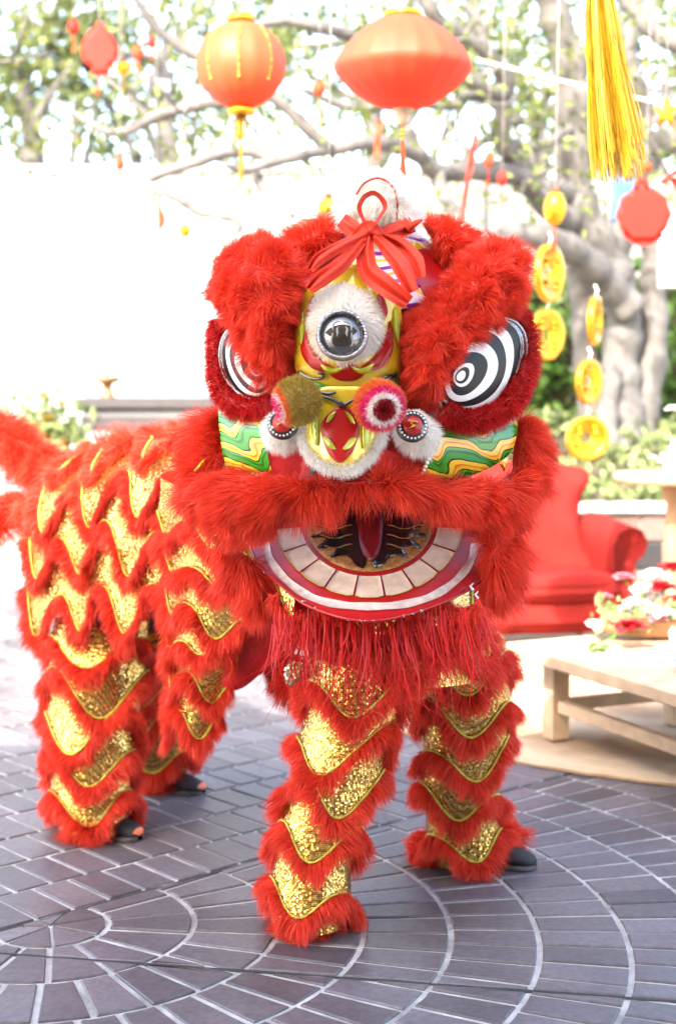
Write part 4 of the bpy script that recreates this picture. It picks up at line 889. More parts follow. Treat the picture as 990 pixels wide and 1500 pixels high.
# ------------------------------------------------------------------ lion cape (body cloth) and tail
CF, CR = np.array((.06, 4.42)), np.array((-.775, 5.12)); ca_ = unit(CR - CF); CL = np.linalg.norm(CR - CF); cn = np.array((ca_[1] * -1, ca_[0])); cn = cn if cn[1] < 0 else -cn
CW, CHh = .265, .27; LA = .44; NEARL = CL; SEMI = math.pi * CW; FARL = CL * .8; ULEN = NEARL + SEMI + FARL
def cape_S(u, v):
    u = np.asarray(u, float); v = np.asarray(v, float)
    t1 = np.clip(u, 0, NEARL); a = np.clip((u - NEARL) / CW, 0, math.pi); t3 = np.clip(u - NEARL - SEMI, 0, FARL)
    base = CF[None] + ca_[None] * (t1 - t3)[..., None] if u.ndim else CF + ca_ * (t1 - t3)
    out_ = cn * np.cos(a)[..., None] + ca_ * np.sin(a)[..., None]
    zt_ = 1.44 - .17 * np.clip((t1 - t3) / CL, 0, 1) ** .8 - .015 * np.sin((t1 - t3) * 6)
    ph = np.clip(v / LA, 0, 1) * math.pi / 2; r_ = CW * np.sin(ph) + np.maximum(v - LA, 0) * .04 + .018 * np.sin(u * 11) * np.clip(v - .2, 0, 1)
    z = zt_ - CHh * (1 - np.cos(ph)) - np.maximum(v - LA, 0)
    xy = base + out_ * r_[..., None]; return np.concatenate((xy, z[..., None]), -1)
cape = thing('lion_cape', 'red fur and gold sequin lion body cape draped over the rear dancer', 'lion costume', (-.4, 4.8, .45))
nuc, nvc = 90, 22; P = np.array([cape_S(np.full(nvc, u), np.linspace(.0, .70, nvc)) for u in np.linspace(0, ULEN, nuc)]); g_grid(P).obj('cape_cloth', M['red_cloth'], cape)
rows_on(cape_S, ULEN, False, [.08, .27, .45, .63], .150, .235, .0, .9, cape, 200, 100000, .042, .036, .6, lambda u, rr: (u < NEARL + SEMI * .8) | (rr.random(len(u)) < .35), .1, -1)
rid = np.array([np.append(CF + ca_ * t, 1.445 - .17 * (t / CL) ** .8) for t in np.linspace(.0, CL + .05, 16)])
fur_tube(rid, .035, 62000, .075, .0021, 230, 10, None, 1., clump=.5, nseg=3).obj('ridge_fur', M['fur'], cape)
tl = np.array([np.append(CR + ca_ * .2, 1.14), at(45, 668, 5.36), at(15, 645, 5.36), at(-25, 632, 5.36), at(-60, 640, 5.36)])
fur_tube(catmull(tl, 4), np.linspace(.05, .07, 17), 60000, .075, .0021, 231, 10, None, 1., clump=.5, nseg=3).obj('tail', M['fur'], cape)
tl = np.array([np.append(CR + ca_ * .24, 1.0), at(25, 745, 5.36), at(0, 765, 5.36), at(-25, 775, 5.36)])
fur_tube(catmull(tl, 4), np.linspace(.045, .04, 13), 60000, .06, .0021, 232, 10, None, 1., clump=.5, nseg=3).obj('tail_tuft', M['fur'], cape)
# side flap hanging from the head down to the knee
def flap_S(u, v):
    u = np.asarray(u, float) / .40; v = np.asarray(v, float) / .72
    tl_, tr_, bl_, br_ = at(238, 715, 4.50), at(412, 770, 4.16), at(262, 1075, 4.60), at(318, 1080, 4.50)
    uu = u[..., None]; vv = v[..., None]; P = (tl_ * (1 - uu) + tr_ * uu) * (1 - vv) + (bl_ * (1 - uu) + br_ * uu) * vv
    P = P + np.array((-.03, -.07, 0)) * np.sin(np.clip(uu, 0, 1) * np.pi) + np.array((.02, -.03, 0)) * np.sin(uu * 9 + 2) * vv * .5
    return P
P = np.array([flap_S(np.full(20, u), np.linspace(0, .70, 20)) for u in np.linspace(0, .40, 24)]); fo = g_grid(P).obj('side_flap', M['red_cloth'], cape)
rows_on(flap_S, .40, False, [.03, .15, .27, .39, .51, .61], .075, .20, -.02, .72, fo, 240, 110000, .042, .036, .55, None, .62)
px_pillow([(335, 780), (420, 815), (455, 900), (425, 955), (385, 985), (350, 1010), (322, 1000), (315, 900)], 4.40, .05, 40, 14).obj('flap_lining', M['red_cloth'], cape)
g_ = px_pillow([(378, 945), (440, 955), (462, 1005), (440, 1030), (402, 1006)], 4.48, .04, 20, 9, 9); furry(g_, 75000, .055, FW, lambda P: np.tile(np.array((0, -.2, -.6)), (len(P), 1)), .6, 250).obj('flap_fur', M['fur'], cape)
decal([(420, 968), (446, 970), (440, 1000), (418, 1002)], lambda x, y: 4.40, 0, 8, 3, .006).obj('silver_patch', M['sequin_silver'], cape)

# ------------------------------------------------------------------ unseen light blockers, added: canopy overhead and wall behind the camera
cn_ = thing('added_shade_canopy', 'unseen cream canvas canopy on timber posts, added to shade the near paving', 'canopy', (-.6, -1.6, 0))
ZC = 3.65; cu, cv = np.linspace(-4.6, 3.4, 34), np.linspace(-4.9, 2.08, 26)
P = np.array([[(x, y, ZC + .08 * math.cos(x * 2.2) * math.cos(y * .5)) for y in cv] for x in cu]); g_grid(P).join(g_grid(P[:, ::-1] + np.array((0, 0, .01)))).obj('canvas', plain('cream_canvas', (.50, .43, .34), .9), cn_)
for x in (-4.5, 3.3): g_box((x, 1.95, ZC / 2 - .06), (.06, .06, ZC / 2 - .06), 0, .008).obj('post', M['wood_brown'], cn_, False)
hs = thing('added_sky_blocker_wall', 'unseen buff masonry wall with brown doors, added to block the low sky', 'wall', (-.6, -5.1, 0))  # added out of view so less low sky light reaches the lion's front
g_box((-.6, -5.1, 1.95), (6.5, .15, 1.95), 0, .01).obj('wall_face', plain('buff_masonry', (.30, .24, .19), .9, 0, .2, 6, .3, 30), hs, False)
for x in (-3.2, .2, 3.2):
    d_ = g_box((x, -4.94, 1.1), (.55, .03, 1.1), 0, .01).obj('door', M['wood_brown'], hs, False); g_lathe([(0, .05), (.025, .04), (.03, .02), (.012, 0)], (x + .45, -4.91, 1.05), 12, (0, 1, 0)).obj('handle', M['silver'], d_)

# ------------------------------------------------------------------ furniture on the rug
rug = g_lathe([(2.15, 0.0), (2.15, .008)] + [(2.145 - .012 * k, .009 + (.006 if k % 4 in (1, 2) else 0)) for k in range(1, 140)] + [(.01, .012)], (2.1, 7.4, .003), 128)
tag(rug.obj('round_rug', M['jute'], None), 'big round woven jute rug under the coffee table and armchair', 'rug')
bpy.data.objects['round_rug'].location = (2.1, 7.4, 0); bpy.data.objects['round_rug'].data.transform(__import__('mathutils').Matrix.Translation((-2.1, -7.4, 0)))
RZ = .018
# coffee table
e2 = unit(np.array((.42, -.907))); e1 = np.array((-e2[1], e2[0])); e1 = e1 if e1[0] > 0 else -e1; rot = math.atan2(e1[1], e1[0])
L1 = gr(813, 1090)[:2]; ct = thing('coffee_table', 'low pale raw wood coffee table with stretchers standing on the rug', 'table', (L1[0] + .6, L1[1] - .3, RZ))
W1, W2 = .62, 1.15; TH = .425
legs = [L1 + e1 * a + e2 * b for a in (0, W1) for b in (0, W2)]
for q in legs: g_box((q[0], q[1], RZ + (TH - .055) / 2 - .0015), (.040, .040, (TH - .055 - RZ) / 2 + .001), rot, .006).obj('leg', M['wood_pale'], ct, False)
cen = L1 + e1 * W1 / 2 + e2 * W2 / 2
for k in range(4):
    w_ = (W1 + .34) / 4; q = cen + e1 * (-(W1 + .34) / 2 + w_ * (k + .5)); g_box((q[0], q[1], TH - .027), (w_ / 2 - .0015, W2 / 2 + .13, .027), rot, .006).obj('top_board', M['wood_pale'], ct, False)
for a in (0, W1):
    q = L1 + e1 * a + e2 * W2 / 2; g_box((q[0], q[1], .17), (.022, W2 / 2 - .046, .026), rot, .004).obj('stretcher', M['wood_pale'], ct, False)
q = L1 + e1 * W1 / 2; g_box((q[0], q[1], .165), (W1 / 2 - .046, .022, .026), rot, .004).obj('stretcher', M['wood_pale'], ct, False)
# flower trough on the table
fc = np.append(gr(985, 935, TH)[:2], TH); ft = thing('flower_trough', 'shallow carved wooden bowl overflowing with cut white and red flowers', 'flower bowl', tuple(fc))
fd = unit(np.array((1, .25, 0.))); fs = np.array((-fd[1], fd[0], 0)); P = []
for t in np.linspace(-1, 1, 17):
    w_ = .12 * math.sqrt(max(0, 1 - t ** 4)) + .004; P.append([fc + fd * t * .32 + fs * x * w_ + np.array((0, 0, .085 * abs(x) ** 2.2 + .035 * t * t + .004)) for x in np.linspace(-1, 1, 11)])
P = np.array(P); g_grid(P).join(g_grid(P[:, ::-1] + np.array((0, 0, .014)))).obj('bowl', M['wood_brown'], ft)
def flower(c, r_, petal, parent, s, n=26, stem=None):
    rr = np.random.default_rng(s); g2 = G()
    for k in range(n):
        f = k / n; a = k * 2.4; el = 1.25 - 1.25 * f; d = np.array((math.cos(a) * math.cos(el), math.sin(a) * math.cos(el), math.sin(el))); sd2 = unit(np.cross(d, (0, 0, 1.001))); up2 = np.cross(sd2, d); Lp = r_ * (.55 + .45 * f)
        rows = []
        for t, w_ in ((.1, .12), (.5, .42), (.85, .40), (1., .16)):
            b_ = c + d * Lp * t + up2 * Lp * .18 * math.sin(t * 3) + rr.normal(size=3) * r_ * .03; rows.append([b_ - sd2 * Lp * w_ + up2 * Lp * .1, b_, b_ + sd2 * Lp * w_ + up2 * Lp * .1])
        g2.join(g_grid(np.array(rows)))
    o = g2.obj('blossom', M[petal], parent)
    if stem is not None: g_tube(catmull(np.array([c, (c + stem) / 2 + rr.normal(size=3) * .02, stem]), 4), .0035, 5).obj('stem', M['ivy'], parent)
    return o
fl = [((968, 868), .052, 'petal_r', 6.4), ((985, 838), .05, 'petal_r', 6.5), ((990, 888), .05, 'petal_r', 6.3), ((922, 926), .055, 'petal_r', 5.95), ((958, 850), .05, 'petal_w', 6.45), ((944, 872), .052, 'petal_w', 6.4), ((932, 890), .045, 'petal_w', 6.3), ((950, 900), .045, 'petal_w', 6.25), ((915, 900), .04, 'petal_w', 6.3),
      ((905, 918), .045, 'petal_w', 6.2), ((885, 925), .045, 'petal_w', 6.2), ((870, 918), .03, 'petal_w', 6.25), ((912, 850), .035, 'petal_p', 6.5), ((885, 878), .028, 'petal_p', 6.4), ((962, 912), .035, 'petal_p', 6.1), ((972, 905), .04, 'petal_w', 6.1), ((940, 912), .03, 'petal_p', 6.2)]
for k, ((px, py), r_, m, Y) in enumerate(fl): flower(at(px, py, Y), r_ * 1.6, m, ft, 300 + k, 22, fc + np.array((random.uniform(-.1, .08), random.uniform(-.05, .05), .05)))
rr = np.random.default_rng(9); Nn = 200; C = fc + np.stack((rr.uniform(-.34, .1, Nn), rr.uniform(-.12, .12, Nn), rr.uniform(.05, .16, Nn)), 1); leaf_cloud(C, .05, 10).obj('greenery', M['cover'], ft, False)['kind'] = 'stuff'
sp = catmull(np.array([fc + np.array((-.2, -.1, .08)), at(875, 945, 5.95), at(866, 965, 5.88), at(858, 985, 5.85)]), 5); g_tube(sp, .003, 5).obj('trailing_stem', M['ivy'], ft)
leaf_cloud(np.repeat(sp, 2, 0) + rr.normal(size=(len(sp) * 2, 3)) * .012, .045, 12).obj('trailing_leaves', M['ivy'], ft, False)
# pale blue jar at the edge of the table
jc = np.append(gr(1012, 985, TH)[:2], TH); jp = thing('ceramic_jar', 'pale blue glazed jar standing on the coffee table', 'jar', tuple(jc))
g_lathe([(.0, .0), (.045, .0), (.06, .02), (.075, .07), (.072, .11), (.05, .145), (.042, .155), (.046, .165), (.038, .16), (.0, .05)], jc, 28).obj('jar_body', M['ceramic'], jp)
g_tube(px_path([(988, 920, jc[1]), (983, 928, jc[1]), (985, 940, jc[1])]), .012, 8).obj('lug', M['ceramic'], jp)

# armchair: local frame x right, y back, z up
AC = np.array((1.215, 8.0, RZ)); ar = math.radians(11)
def loc2(p):
    p = np.asarray(p, float); c, s = math.cos(ar), math.sin(ar); return np.stack((p[..., 0] * c - p[..., 1] * s + AC[0], p[..., 0] * s + p[..., 1] * c + AC[1], p[..., 2] + AC[2]), -1)
ac = thing('armchair', 'red velvet armchair with flared rolled back and scroll arms behind the coffee table', 'armchair', tuple(AC))
ow = np.array([(-.33, .38), (.33, .38), (.31, .55), (.285, .70), (.30, .82), (.35, .93), (.355, .985), (.30, 1.01), (.15, 1.035), (0, 1.04), (-.15, 1.035), (-.30, 1.01), (-.355, .985), (-.35, .93), (-.30, .82), (-.285, .70), (-.31, .55)])
def bk(v, h, s):
    z = v[:, 1]; y = .50 + (z - .38) * .20 + .10 * np.clip((z - .9) / .14, 0, 1) ** 2 + .0 - .10 * (v[:, 0] / .35) ** 2; return loc2(np.stack((v[:, 0], y + s * h * .075, z), 1))
pillow(ow, .10, lambda v, h: bk(v, h, -1), lambda v, h: bk(v, h, 1), .04).obj('backrest', M['velvet'], ac)
so_ = np.array([(-.34, -.02), (-.2, -.07), (0, -.085), (.2, -.07), (.34, -.02), (.33, .30), (.30, .56), (-.30, .56), (-.33, .30)])
for pts_ in ([(-.32, -.0, .40), (-.2, -.055, .40), (0, -.07, .40), (.2, -.055, .40), (.32, 0, .40)], [(-.36, -.005, .20), (-.2, -.052, .20), (0, -.062, .20), (.2, -.052, .20), (.36, -.005, .20)]):
    g_tube(catmull(loc2(np.array(pts_)), 6), .008, 8).obj('piping', M['velvet'], ac)
pillow(so_, .09, lambda v, h: loc2(np.stack((v[:, 0], v[:, 1], .355 + .10 * h), 1)), lambda v, h: loc2(np.stack((v[:, 0], v[:, 1], .35 - .06 * h), 1)), .04).obj('seat_cushion', M['velvet'], ac)
fo_ = np.array([(-.37, .0), (-.2, -.045), (0, -.055), (.2, -.045), (.37, .0), (.37, .55), (-.37, .55)])
pillow(fo_, .04, lambda v, h: loc2(np.stack((v[:, 0], v[:, 1], .20 + .14 * h), 1)), lambda v, h: loc2(np.stack((v[:, 0], v[:, 1], .20 - .07 * h), 1)), .04).obj('seat_frame', M['velvet'], ac)
for sx in (-1, 1):
    R_ = []
    for y, f in ((.0, .93), (.015, 1.), (.15, 1.), (.35, 1.), (.52, 1.02), (.62, 1.05)):
        top = .60 + .06 * y; sec = [(.335, .18), (.32, .40), (.305, .52), (.30, top), (.33, top + .075), (.40, top + .105), (.475, top + .085), (.51, top + .02), (.49, top - .05), (.44, top - .085), (.425, .40), (.42, .18)]
        R_.append([(sx * (.40 + (x - .40) * f), y, z) for x, z in sec])
    A3 = loc2(np.array(R_)).transpose(1, 0, 2); g2 = g_grid(A3, True)
    m_ = A3.shape[1]; g2.L.append(np.array([i * m_ for i in range(12)])); g2.S.append(np.array([12])); g2.M.append(np.zeros(1, int)); g2.obj('arm', M['velvet'], ac)
for x, y in ((-.33, .04), (.33, .04), (-.30, .5), (.30, .5)):
    g_lathe([(.0, 0), (.016, 0), (.024, .07), (.028, .16), (0, .165)], loc2(np.array((x, y, 0))), 12).obj('leg', M['wood_brown'], ac)

# tall round table with vase
tc = np.array((1.705, 7.5, RZ)); rt = thing('round_table', 'tall round pale wood table with turned pedestal beside the armchair', 'table', tuple(tc))
tz = at(980, 693, 7.5)[2]
g_lathe([(0, tz - .05), (.28, tz - .05), (.305, tz - .035), (.31, tz - .015), (.305, tz), (.0, tz)], tc * np.array((1, 1, 0)), 48).obj('table_top', M['wood_pale'], rt)
g_lathe([(.05, tz - .05), (.055, tz - .12), (.032, tz - .16), (.038, tz - .3), (.045, tz - .5), (.03, tz - .62), (.05, tz - .66), (.05, .2), (.03, .16), (.035, .1), (.0, .1)], tc * np.array((1, 1, 0)), 18).obj('pedestal', M['wood_brown'], rt)
for a in (.3, 2.4, 4.5): g_tube(np.array([tc + np.array((math.cos(a) * r_, math.sin(a) * r_, z)) for r_, z in ((.02, .14), (.14, .11), (.25, .02))]), (.025, .022, .016), 8).obj('foot', M['wood_brown'], rt)
vc = np.array((1.70, 7.42, tz)); vt = thing('flower_vase', 'white ceramic vase holding white globe flowers on the tall round table', 'vase', tuple(vc))
g_lathe([(0, 0), (.05, 0), (.065, .03), (.06, .07), (.03, .13), (.022, .16), (.028, .175), (.02, .17), (0, .03)], vc, 24).obj('vase_body', M['ceramic_w'], vt)
flower(at(988, 603, 7.4), .055, 'petal_w', vt, 401, 40, vc + np.array((0, 0, .16)))
flower(at(1012, 635, 7.45), .05, 'petal_w', vt, 402, 40, vc + np.array((0, 0, .16)))
for k, (px, py) in enumerate(((966, 678), (955, 672), (973, 668), (982, 660), (990, 680))): flower(at(px, py, 7.36), .03, 'petal_w', vt, 403 + k, 14)

# ------------------------------------------------------------------ things behind the lion on the left
bz = at(190, 583, 9.6)[2]; bxl, bxr = at(108, 590, 9.6)[0], at(330, 590, 9.6)[0]
bt = thing('bar_counter', 'white panelled outdoor bar counter with grey stone top behind the lion cape', 'counter', ((bxl + bxr) / 2, 9.9, 0))
g_box(((bxl + bxr) / 2, 9.95, bz / 2 - .035), ((bxr - bxl) / 2 - .05, .3, bz / 2 - .037), 0, .01).obj('panel', M['wall_white'], bt, False)
g_box(((bxl + bxr) / 2, 9.95, bz - .035), ((bxr - bxl) / 2, .36, .035), 0, .01).obj('worktop', M['dark'], bt, False)
g_box(((bxl + bxr) / 2, 9.64, bz - .16), ((bxr - bxl) / 2 - .04, .012, .04), 0, .004).obj('rail', M['dark'], bt, False)
cs = thing('cake_stand', 'small gilt pedestal stand on the bar counter', 'stand', tuple(at(158, 583, 9.7)))
cb = np.append(at(158, 583, 9.7)[:2], bz); hh = at(158, 552, 9.7)[2] - bz
g_lathe([(0, 0), (.055, 0), (.05, .012), (.034, .03), (.028, hh * .5), (.036, hh - .045), (.088, hh - .025), (.092, hh), (0, hh)], cb, 24).obj('stand_body', plain('gilt_brass', (.16, .085, .03), .5, .2), cs)
tag(g_lathe([(0, 0), (.012, .004), (.017, .016), (.012, .028), (0, .032)], cb + np.array((0, 0, hh)), 14).obj('fruit', M['paper_red']), 'small dark red fruit resting on the gilt pedestal stand', 'fruit')
g2 = g_tube(np.array([np.append(at(128, 580, 9.68)[:2], bz + .012), at(136, 574, 9.68), at(144, 566, 9.68)]), (.012, .018, .012), 8)
tag(g2.obj('napkin', M['petal_p']), 'rolled pink napkin lying on the bar counter', 'napkin')
fb = thing('flower_arrangement', 'large loose arrangement of cream flowers beside the bar counter', 'flowers', tuple(np.append(at(72, 640, 9.2)[:2], 0)))
fz = at(72, 700, 9.2); g_lathe([(0, 0), (.14, 0), (.17, .3), (.13, fz[2] - .05), (.16, fz[2]), (0, fz[2])], (fz[0], 9.2, 0), 24).obj('urn', M['ceramic_w'], fb)
rr = np.random.default_rng(14)
for k in range(34):
    px, py = rr.normal(72, 26), rr.normal(622, 28); flower(at(px, py, 9.2 + rr.normal() * .1), .06, 'petal_w' if k % 4 else 'tassel_y', fb, 420 + k, 12, np.array((fz[0], 9.2, fz[2])))
for px, py in ((52, 530), (78, 522), (102, 560), (64, 560)): flower(at(px, py, 9.2), .035, 'petal_w', fb, 470 + px, 10, np.array((fz[0], 9.2, fz[2])))
Nn = 420; leaf_cloud(np.array([at(rr.normal(72, 28), rr.normal(640, 26), 9.2 + rr.normal() * .12) for _ in range(Nn)]), .09, 15).obj('greenery', M['cover'], fb, False)['kind'] = 'stuff'
# dark trolley at the left edge
dk = thing('equipment_trolley', 'dark trolley with a pale tray partly hidden behind the lion tail', 'trolley', (-1.85, 7.8, 0))
dx = at(-38, 715, 7.8)
g_box((dx[0] - .12, 7.8, dx[2] + .02), (.30, .2, .025), .2, .01).obj('tray', M['grey'], dk, False)
g_box((dx[0] - .12, 7.8, dx[2] - .15), (.27, .18, .10), .2, .01).obj('case', M['dark'], dk, False)
for sx in (-.16, .16):
    for sy in (-.13, .13): g_tube(np.array([(dx[0] - .12 + sx, 7.8 + sy, .04), (dx[0] - .12 + sx, 7.8 + sy, dx[2])]), .014, 8).obj('leg', M['dark'], dk); g_lathe([(0, -.012), (.04, -.012), (.04, .012), (0, .012)], (dx[0] - .12 + sx, 7.8 + sy, .042), 14, (0, 1, 0)).obj('castor', M['dark'], dk)

# ------------------------------------------------------------------ hanging decorations
def cord(p, parent, top=4.6, name='cord', r_=.0013):
    g_tube(np.array([p, (p[0] + .01, p[1], (p[2] + top) / 2), (p[0], p[1] + .02, top)]), r_, 5).obj(name, M['string'], parent)
def tassel(p, L_, w_, n, m, parent, s, name='tassel', spread=1., drift=(0, 0)):
    rr = np.random.default_rng(s); g2 = G(); a = rr.uniform(0, 6.28, n); q = np.sqrt(rr.random(n)); t = np.linspace(0, 1, 7)
    for i in range(n):
        d = np.array((math.cos(a[i]), math.sin(a[i]), 0)) * q[i]; ll = L_ * rr.uniform(.78, 1.05); wv_ = rr.normal(size=2) * w_ * .06
        P = p + d * (w_ * (.38 + .62 * spread * t[:, None])) + np.stack((drift[0] * t ** 1.3 + wv_[0] * np.sin(t * 6), drift[1] * t + wv_[1] * np.sin(t * 5), -ll * t), 1); sd2 = unit(np.array((math.cos(a[i] * 3), math.sin(a[i] * 3), 0))) * .0011
        g2.add(np.stack((P - sd2, P + sd2), 1).reshape(-1, 3), np.array([(2 * k, 2 * k + 1, 2 * k + 3, 2 * k + 2) for k in range(6)]))
    return g2.obj(name, M[m], parent)
# round orange lantern
Y = 6.3; c = at(353, 95, Y); K = F_PX / Y; R_ = 63 / K
ln = thing('round_lantern', 'round orange silk lantern with gold dashes and yellow tassel hanging from the branches', 'lantern', tuple(c))
a = np.linspace(.22, math.pi - .22, 22); seg = 64; ph = np.linspace(0, 2 * np.pi, seg, endpoint=False)
P = np.array([[c + np.array((R_ * math.sin(t) * math.cos(p) * (1 + .012 * math.cos(p * 16)), R_ * math.sin(t) * math.sin(p) * (1 + .012 * math.cos(p * 16)), R_ * .97 * math.cos(t))) for t in a] for p in ph]); g_grid(P, True).obj('lantern_shade', M['lantern_orange'], ln)
for z, s in ((R_ * .95, 1), (-R_ * .95, -1)): g_lathe([(.0, 0), (R_ * .30, 0), (R_ * .32, .012 * s), (R_ * .30, .03 * s), (0, .03 * s)], c + np.array((0, 0, z)), 24).obj('lantern_cap', M['gold'], ln)
for p in np.linspace(0, 2 * np.pi, 8, endpoint=False) - math.pi / 2 + .02:
    g2 = G()
    for t in np.arange(.75, 2.1, .085): g2.join(g_lathe([(0, .004), (.006, .003), (.008, 0)], c + np.array((math.sin(t) * math.cos(p), math.sin(t) * math.sin(p), .97 * math.cos(t))) * R_ * 1.012, 6, (math.sin(t) * math.cos(p), math.sin(t) * math.sin(p), math.cos(t))))
    g2.obj('gold_dashes', M['tassel_y'], ln)
tassel(c + np.array((0, 0, -R_ - .02)), .10, .055, 160, 'tassel_y', ln, 1, 'fringe', .4); tassel(c + np.array((0, 0, -R_ - .10)), .20, .012, 40, 'tassel_y', ln, 2, 'tassel'); cord(c + np.array((0, 0, R_)), ln)
# oblate red lantern
Y = 5.4; K = F_PX / Y; c = at(590, 95, Y); ln = thing('oblate_lantern', 'wide red oblate silk lantern with wooden finial and red tassel above the lion horn', 'lantern', tuple(c))
prof = [(26, 76), (44, 66), (66, 48), (84, 28), (96, 8), (99, -4), (94, -16), (78, -36), (56, -54), (34, -66), (14, -70)]; prof = catmull(np.array(prof, float) * np.array((1, .88)), 4) / K
P = np.array([[c + np.array((r_ * (1 - .022 * abs(math.sin(p * 9))) * math.cos(p), r_ * (1 - .022 * abs(math.sin(p * 9))) * math.sin(p), h)) for r_, h in prof] for p in np.linspace(0, 2 * np.pi, 108, endpoint=False)]); g_grid(P, True).obj('lantern_shade', M['lantern_red'], ln)
g_lathe([(0, 0), (28 / K, 0), (28 / K, .015), (24 / K, .022), (0, .022)], c + np.array((0, 0, 66 / K)), 24).obj('lantern_cap', M['gold'], ln)
fz = c + np.array((0, 0, -61.5 / K)); g_lathe([(15 / K, 0), (16 / K, -.006), (10 / K, -.014), (11 / K, -.024), (7 / K, -.034), (8 / K, -.042), (4 / K, -.058), (0, -.062)], fz, 18).obj('finial', M['wood_pale'], ln)
g_tube(np.array([fz + np.array((0, 0, -.06)), fz + np.array((0, 0, -.12))]), .003, 6).obj('tassel_cord', M['tassel_r'], ln)
for k in range(3): g_lathe([(0, .008), (.007, .004), (.008, 0), (.007, -.004), (0, -.008)], fz + np.array((0, 0, -.075 - k * .016)), 10).obj('bead', M['gold'], ln)
tassel(fz + np.array((0, 0, -.118)), .13, .014, 90, 'tassel_r', ln, 3); cord(c + np.array((0, 0, 78 / K)), ln)
# yellow silk tassel
Y = 4.5; c = at(876, -25, Y); ts = thing('yellow_tassel', 'long yellow silk tassel hanging against the pale tree limb', 'tassel', tuple(c))
tassel(c, .56, .085, 1000, 'tassel_y', ts, 4, 'silk_threads', .9, (.068, 0)); g_lathe([(0, .10), (.03, .09), (.05, .05), (.045, .0), (.035, -.02)], c, 18).obj('tassel_head', M['gold'], ts); cord(c + np.array((0, 0, .1)), ts)
# medallions, coins and paper cuts (flat cards with thickness)
def card(px_out, Y, th, m, parent, name, smooth=5):
    P2 = catmull(np.array(px_out, float), smooth, True) if smooth else np.array(px_out, float)
    return decal(P2, lambda x, y: Y, 0, 8, 0, th).obj(name, M[m], parent)
def ring_pts(cx, cy, rx, ry, n=28, lob=0, la=0): return [(cx + rx * (1 + la * math.cos(lob * t)) * math.cos(t), cy + ry * (1 + la * math.cos(lob * t)) * math.sin(t)) for t in np.linspace(0, 2 * np.pi, n, endpoint=False)]
Y = 7.2; t = thing('card_medallion', 'scalloped red card medallion with bow hanging before the blue flag', 'ornament', tuple(at(942, 315, Y)))
card(ring_pts(942, 313, 39, 39, 64, 10, .03), Y, .008, 'paper_red', t, 'disc', 0); card([(912, 340), (926, 356), (942, 360), (958, 356), (970, 342), (942, 330)], Y + .012, .006, 'paper_red', t, 'tail_piece')
g_tube(px_path([(930, 276, Y), (938, 262, Y), (948, 275, Y)]), .012, 8).obj('bow', M['paper_red'], t); g_lathe([(0, .03), (.026, .012), (.03, -.01), (0, -.03)], at(946, 245, Y), 12).obj('knot', M['paper_orange'], t); cord(at(946, 238, Y), t)
Y = 8.4; t = thing('card_medallion', 'red card fish-shaped medallion hanging left of the round lantern', 'ornament', tuple(at(146, 75, Y)))
card([(146, 30), (154, 40), (166, 55), (173, 75), (168, 92), (158, 100), (160, 108), (134, 108), (136, 100), (124, 90), (119, 72), (126, 52), (138, 40)], Y, .008, 'paper_red', t, 'disc'); g_tube(np.array([at(146, 108, Y), at(146, 128, Y)]), .004, 6).obj('tail_cord', M['paper_orange'], t); g_lathe([(0, .02), (.02, 0), (0, -.03)], at(143, 134, Y), 10).obj('bead', M['paper_orange'], t); cord(at(146, 30, Y), t)
Y = 8.8; t = thing('paper_cutout', 'orange gourd-shaped paper cutout hanging in front of the white wall', 'ornament', tuple(at(232, 310, Y)))
card([(229, 283), (236, 290), (236, 303), (242, 316), (242, 328), (234, 337), (227, 330), (225, 314), (226, 303), (221, 294), (223, 286)], Y, .006, 'paper_orange', t, 'cutout'); card(ring_pts(231, 354, 4, 5, 10), Y, .006, 'paper_orange', t, 'drop'); g_tube(np.array([at(229, 283, Y), at(231, 354, Y), at(232, 395, Y)]), .003, 5).obj('thread', M['string'], t); cord(at(229, 284, Y), t)
def small_lantern(px, py, r_px, Y, label, m='gold', tl=26, tm='tassel_y', stretch=1.):
    K = F_PX / Y; c = at(px, py, Y); t = thing('small_lantern', label, 'lantern', tuple(c), 'small lanterns in the branches'); R_ = r_px / K
    g_lathe([(R_ * math.sin(a) * (1 if a > .1 else .3), R_ * stretch * math.cos(a)) for a in np.linspace(.02, math.pi - .02, 12)], c, 18).obj('lantern_shade', M[m], t)
    g_lathe([(0, 0), (R_ * .4, 0), (R_ * .3, R_ * .25), (0, R_ * .3)], c + np.array((0, 0, R_ * stretch * .92)), 12).obj('lantern_cap', M['paper_orange'], t)
    tassel(c + np.array((0, 0, -R_ * stretch)), tl / K, R_ * .22, 30, tm, t, int(px), 'tassel'); cord(c + np.array((0, 0, R_ * stretch)), t)
small_lantern(181, 100, 11, 8.5, 'small gold lantern beside the red fish-shaped medallion'); small_lantern(271, 338, 9, 8.6, 'small gold lantern with tassel in front of the white wall', 'gold', 55)
small_lantern(467, 130, 9, 8.2, 'small orange lantern with yellow tassel between the two big lanterns', 'paper_orange', 45, 'tassel_y', 1.2)
small_lantern(203, 78, 8, 9.4, 'tiny orange lantern hanging behind the small gold one', 'paper_orange', 20, 'tassel_r', 1.4)
small_lantern(176, 240, 7, 9.2, 'tiny orange lantern hanging low near the wall coping', 'paper_orange', 12, 'tassel_r', 1.4)
small_lantern(812, 305, 17, 6.9, 'gold ingot-shaped lantern at the top of a coin string', 'gold', 40, 'tassel_r', 1.5)
small_lantern(482, 305, 17, 6.8, 'gold round lantern showing above the left brow of the lion', 'gold', 20, 'tassel_y')
small_lantern(108, 40, 8, 9.0, 'small red lantern hanging above the red fish-shaped medallion', 'paper_red', 24, 'tassel_r', 1.3)
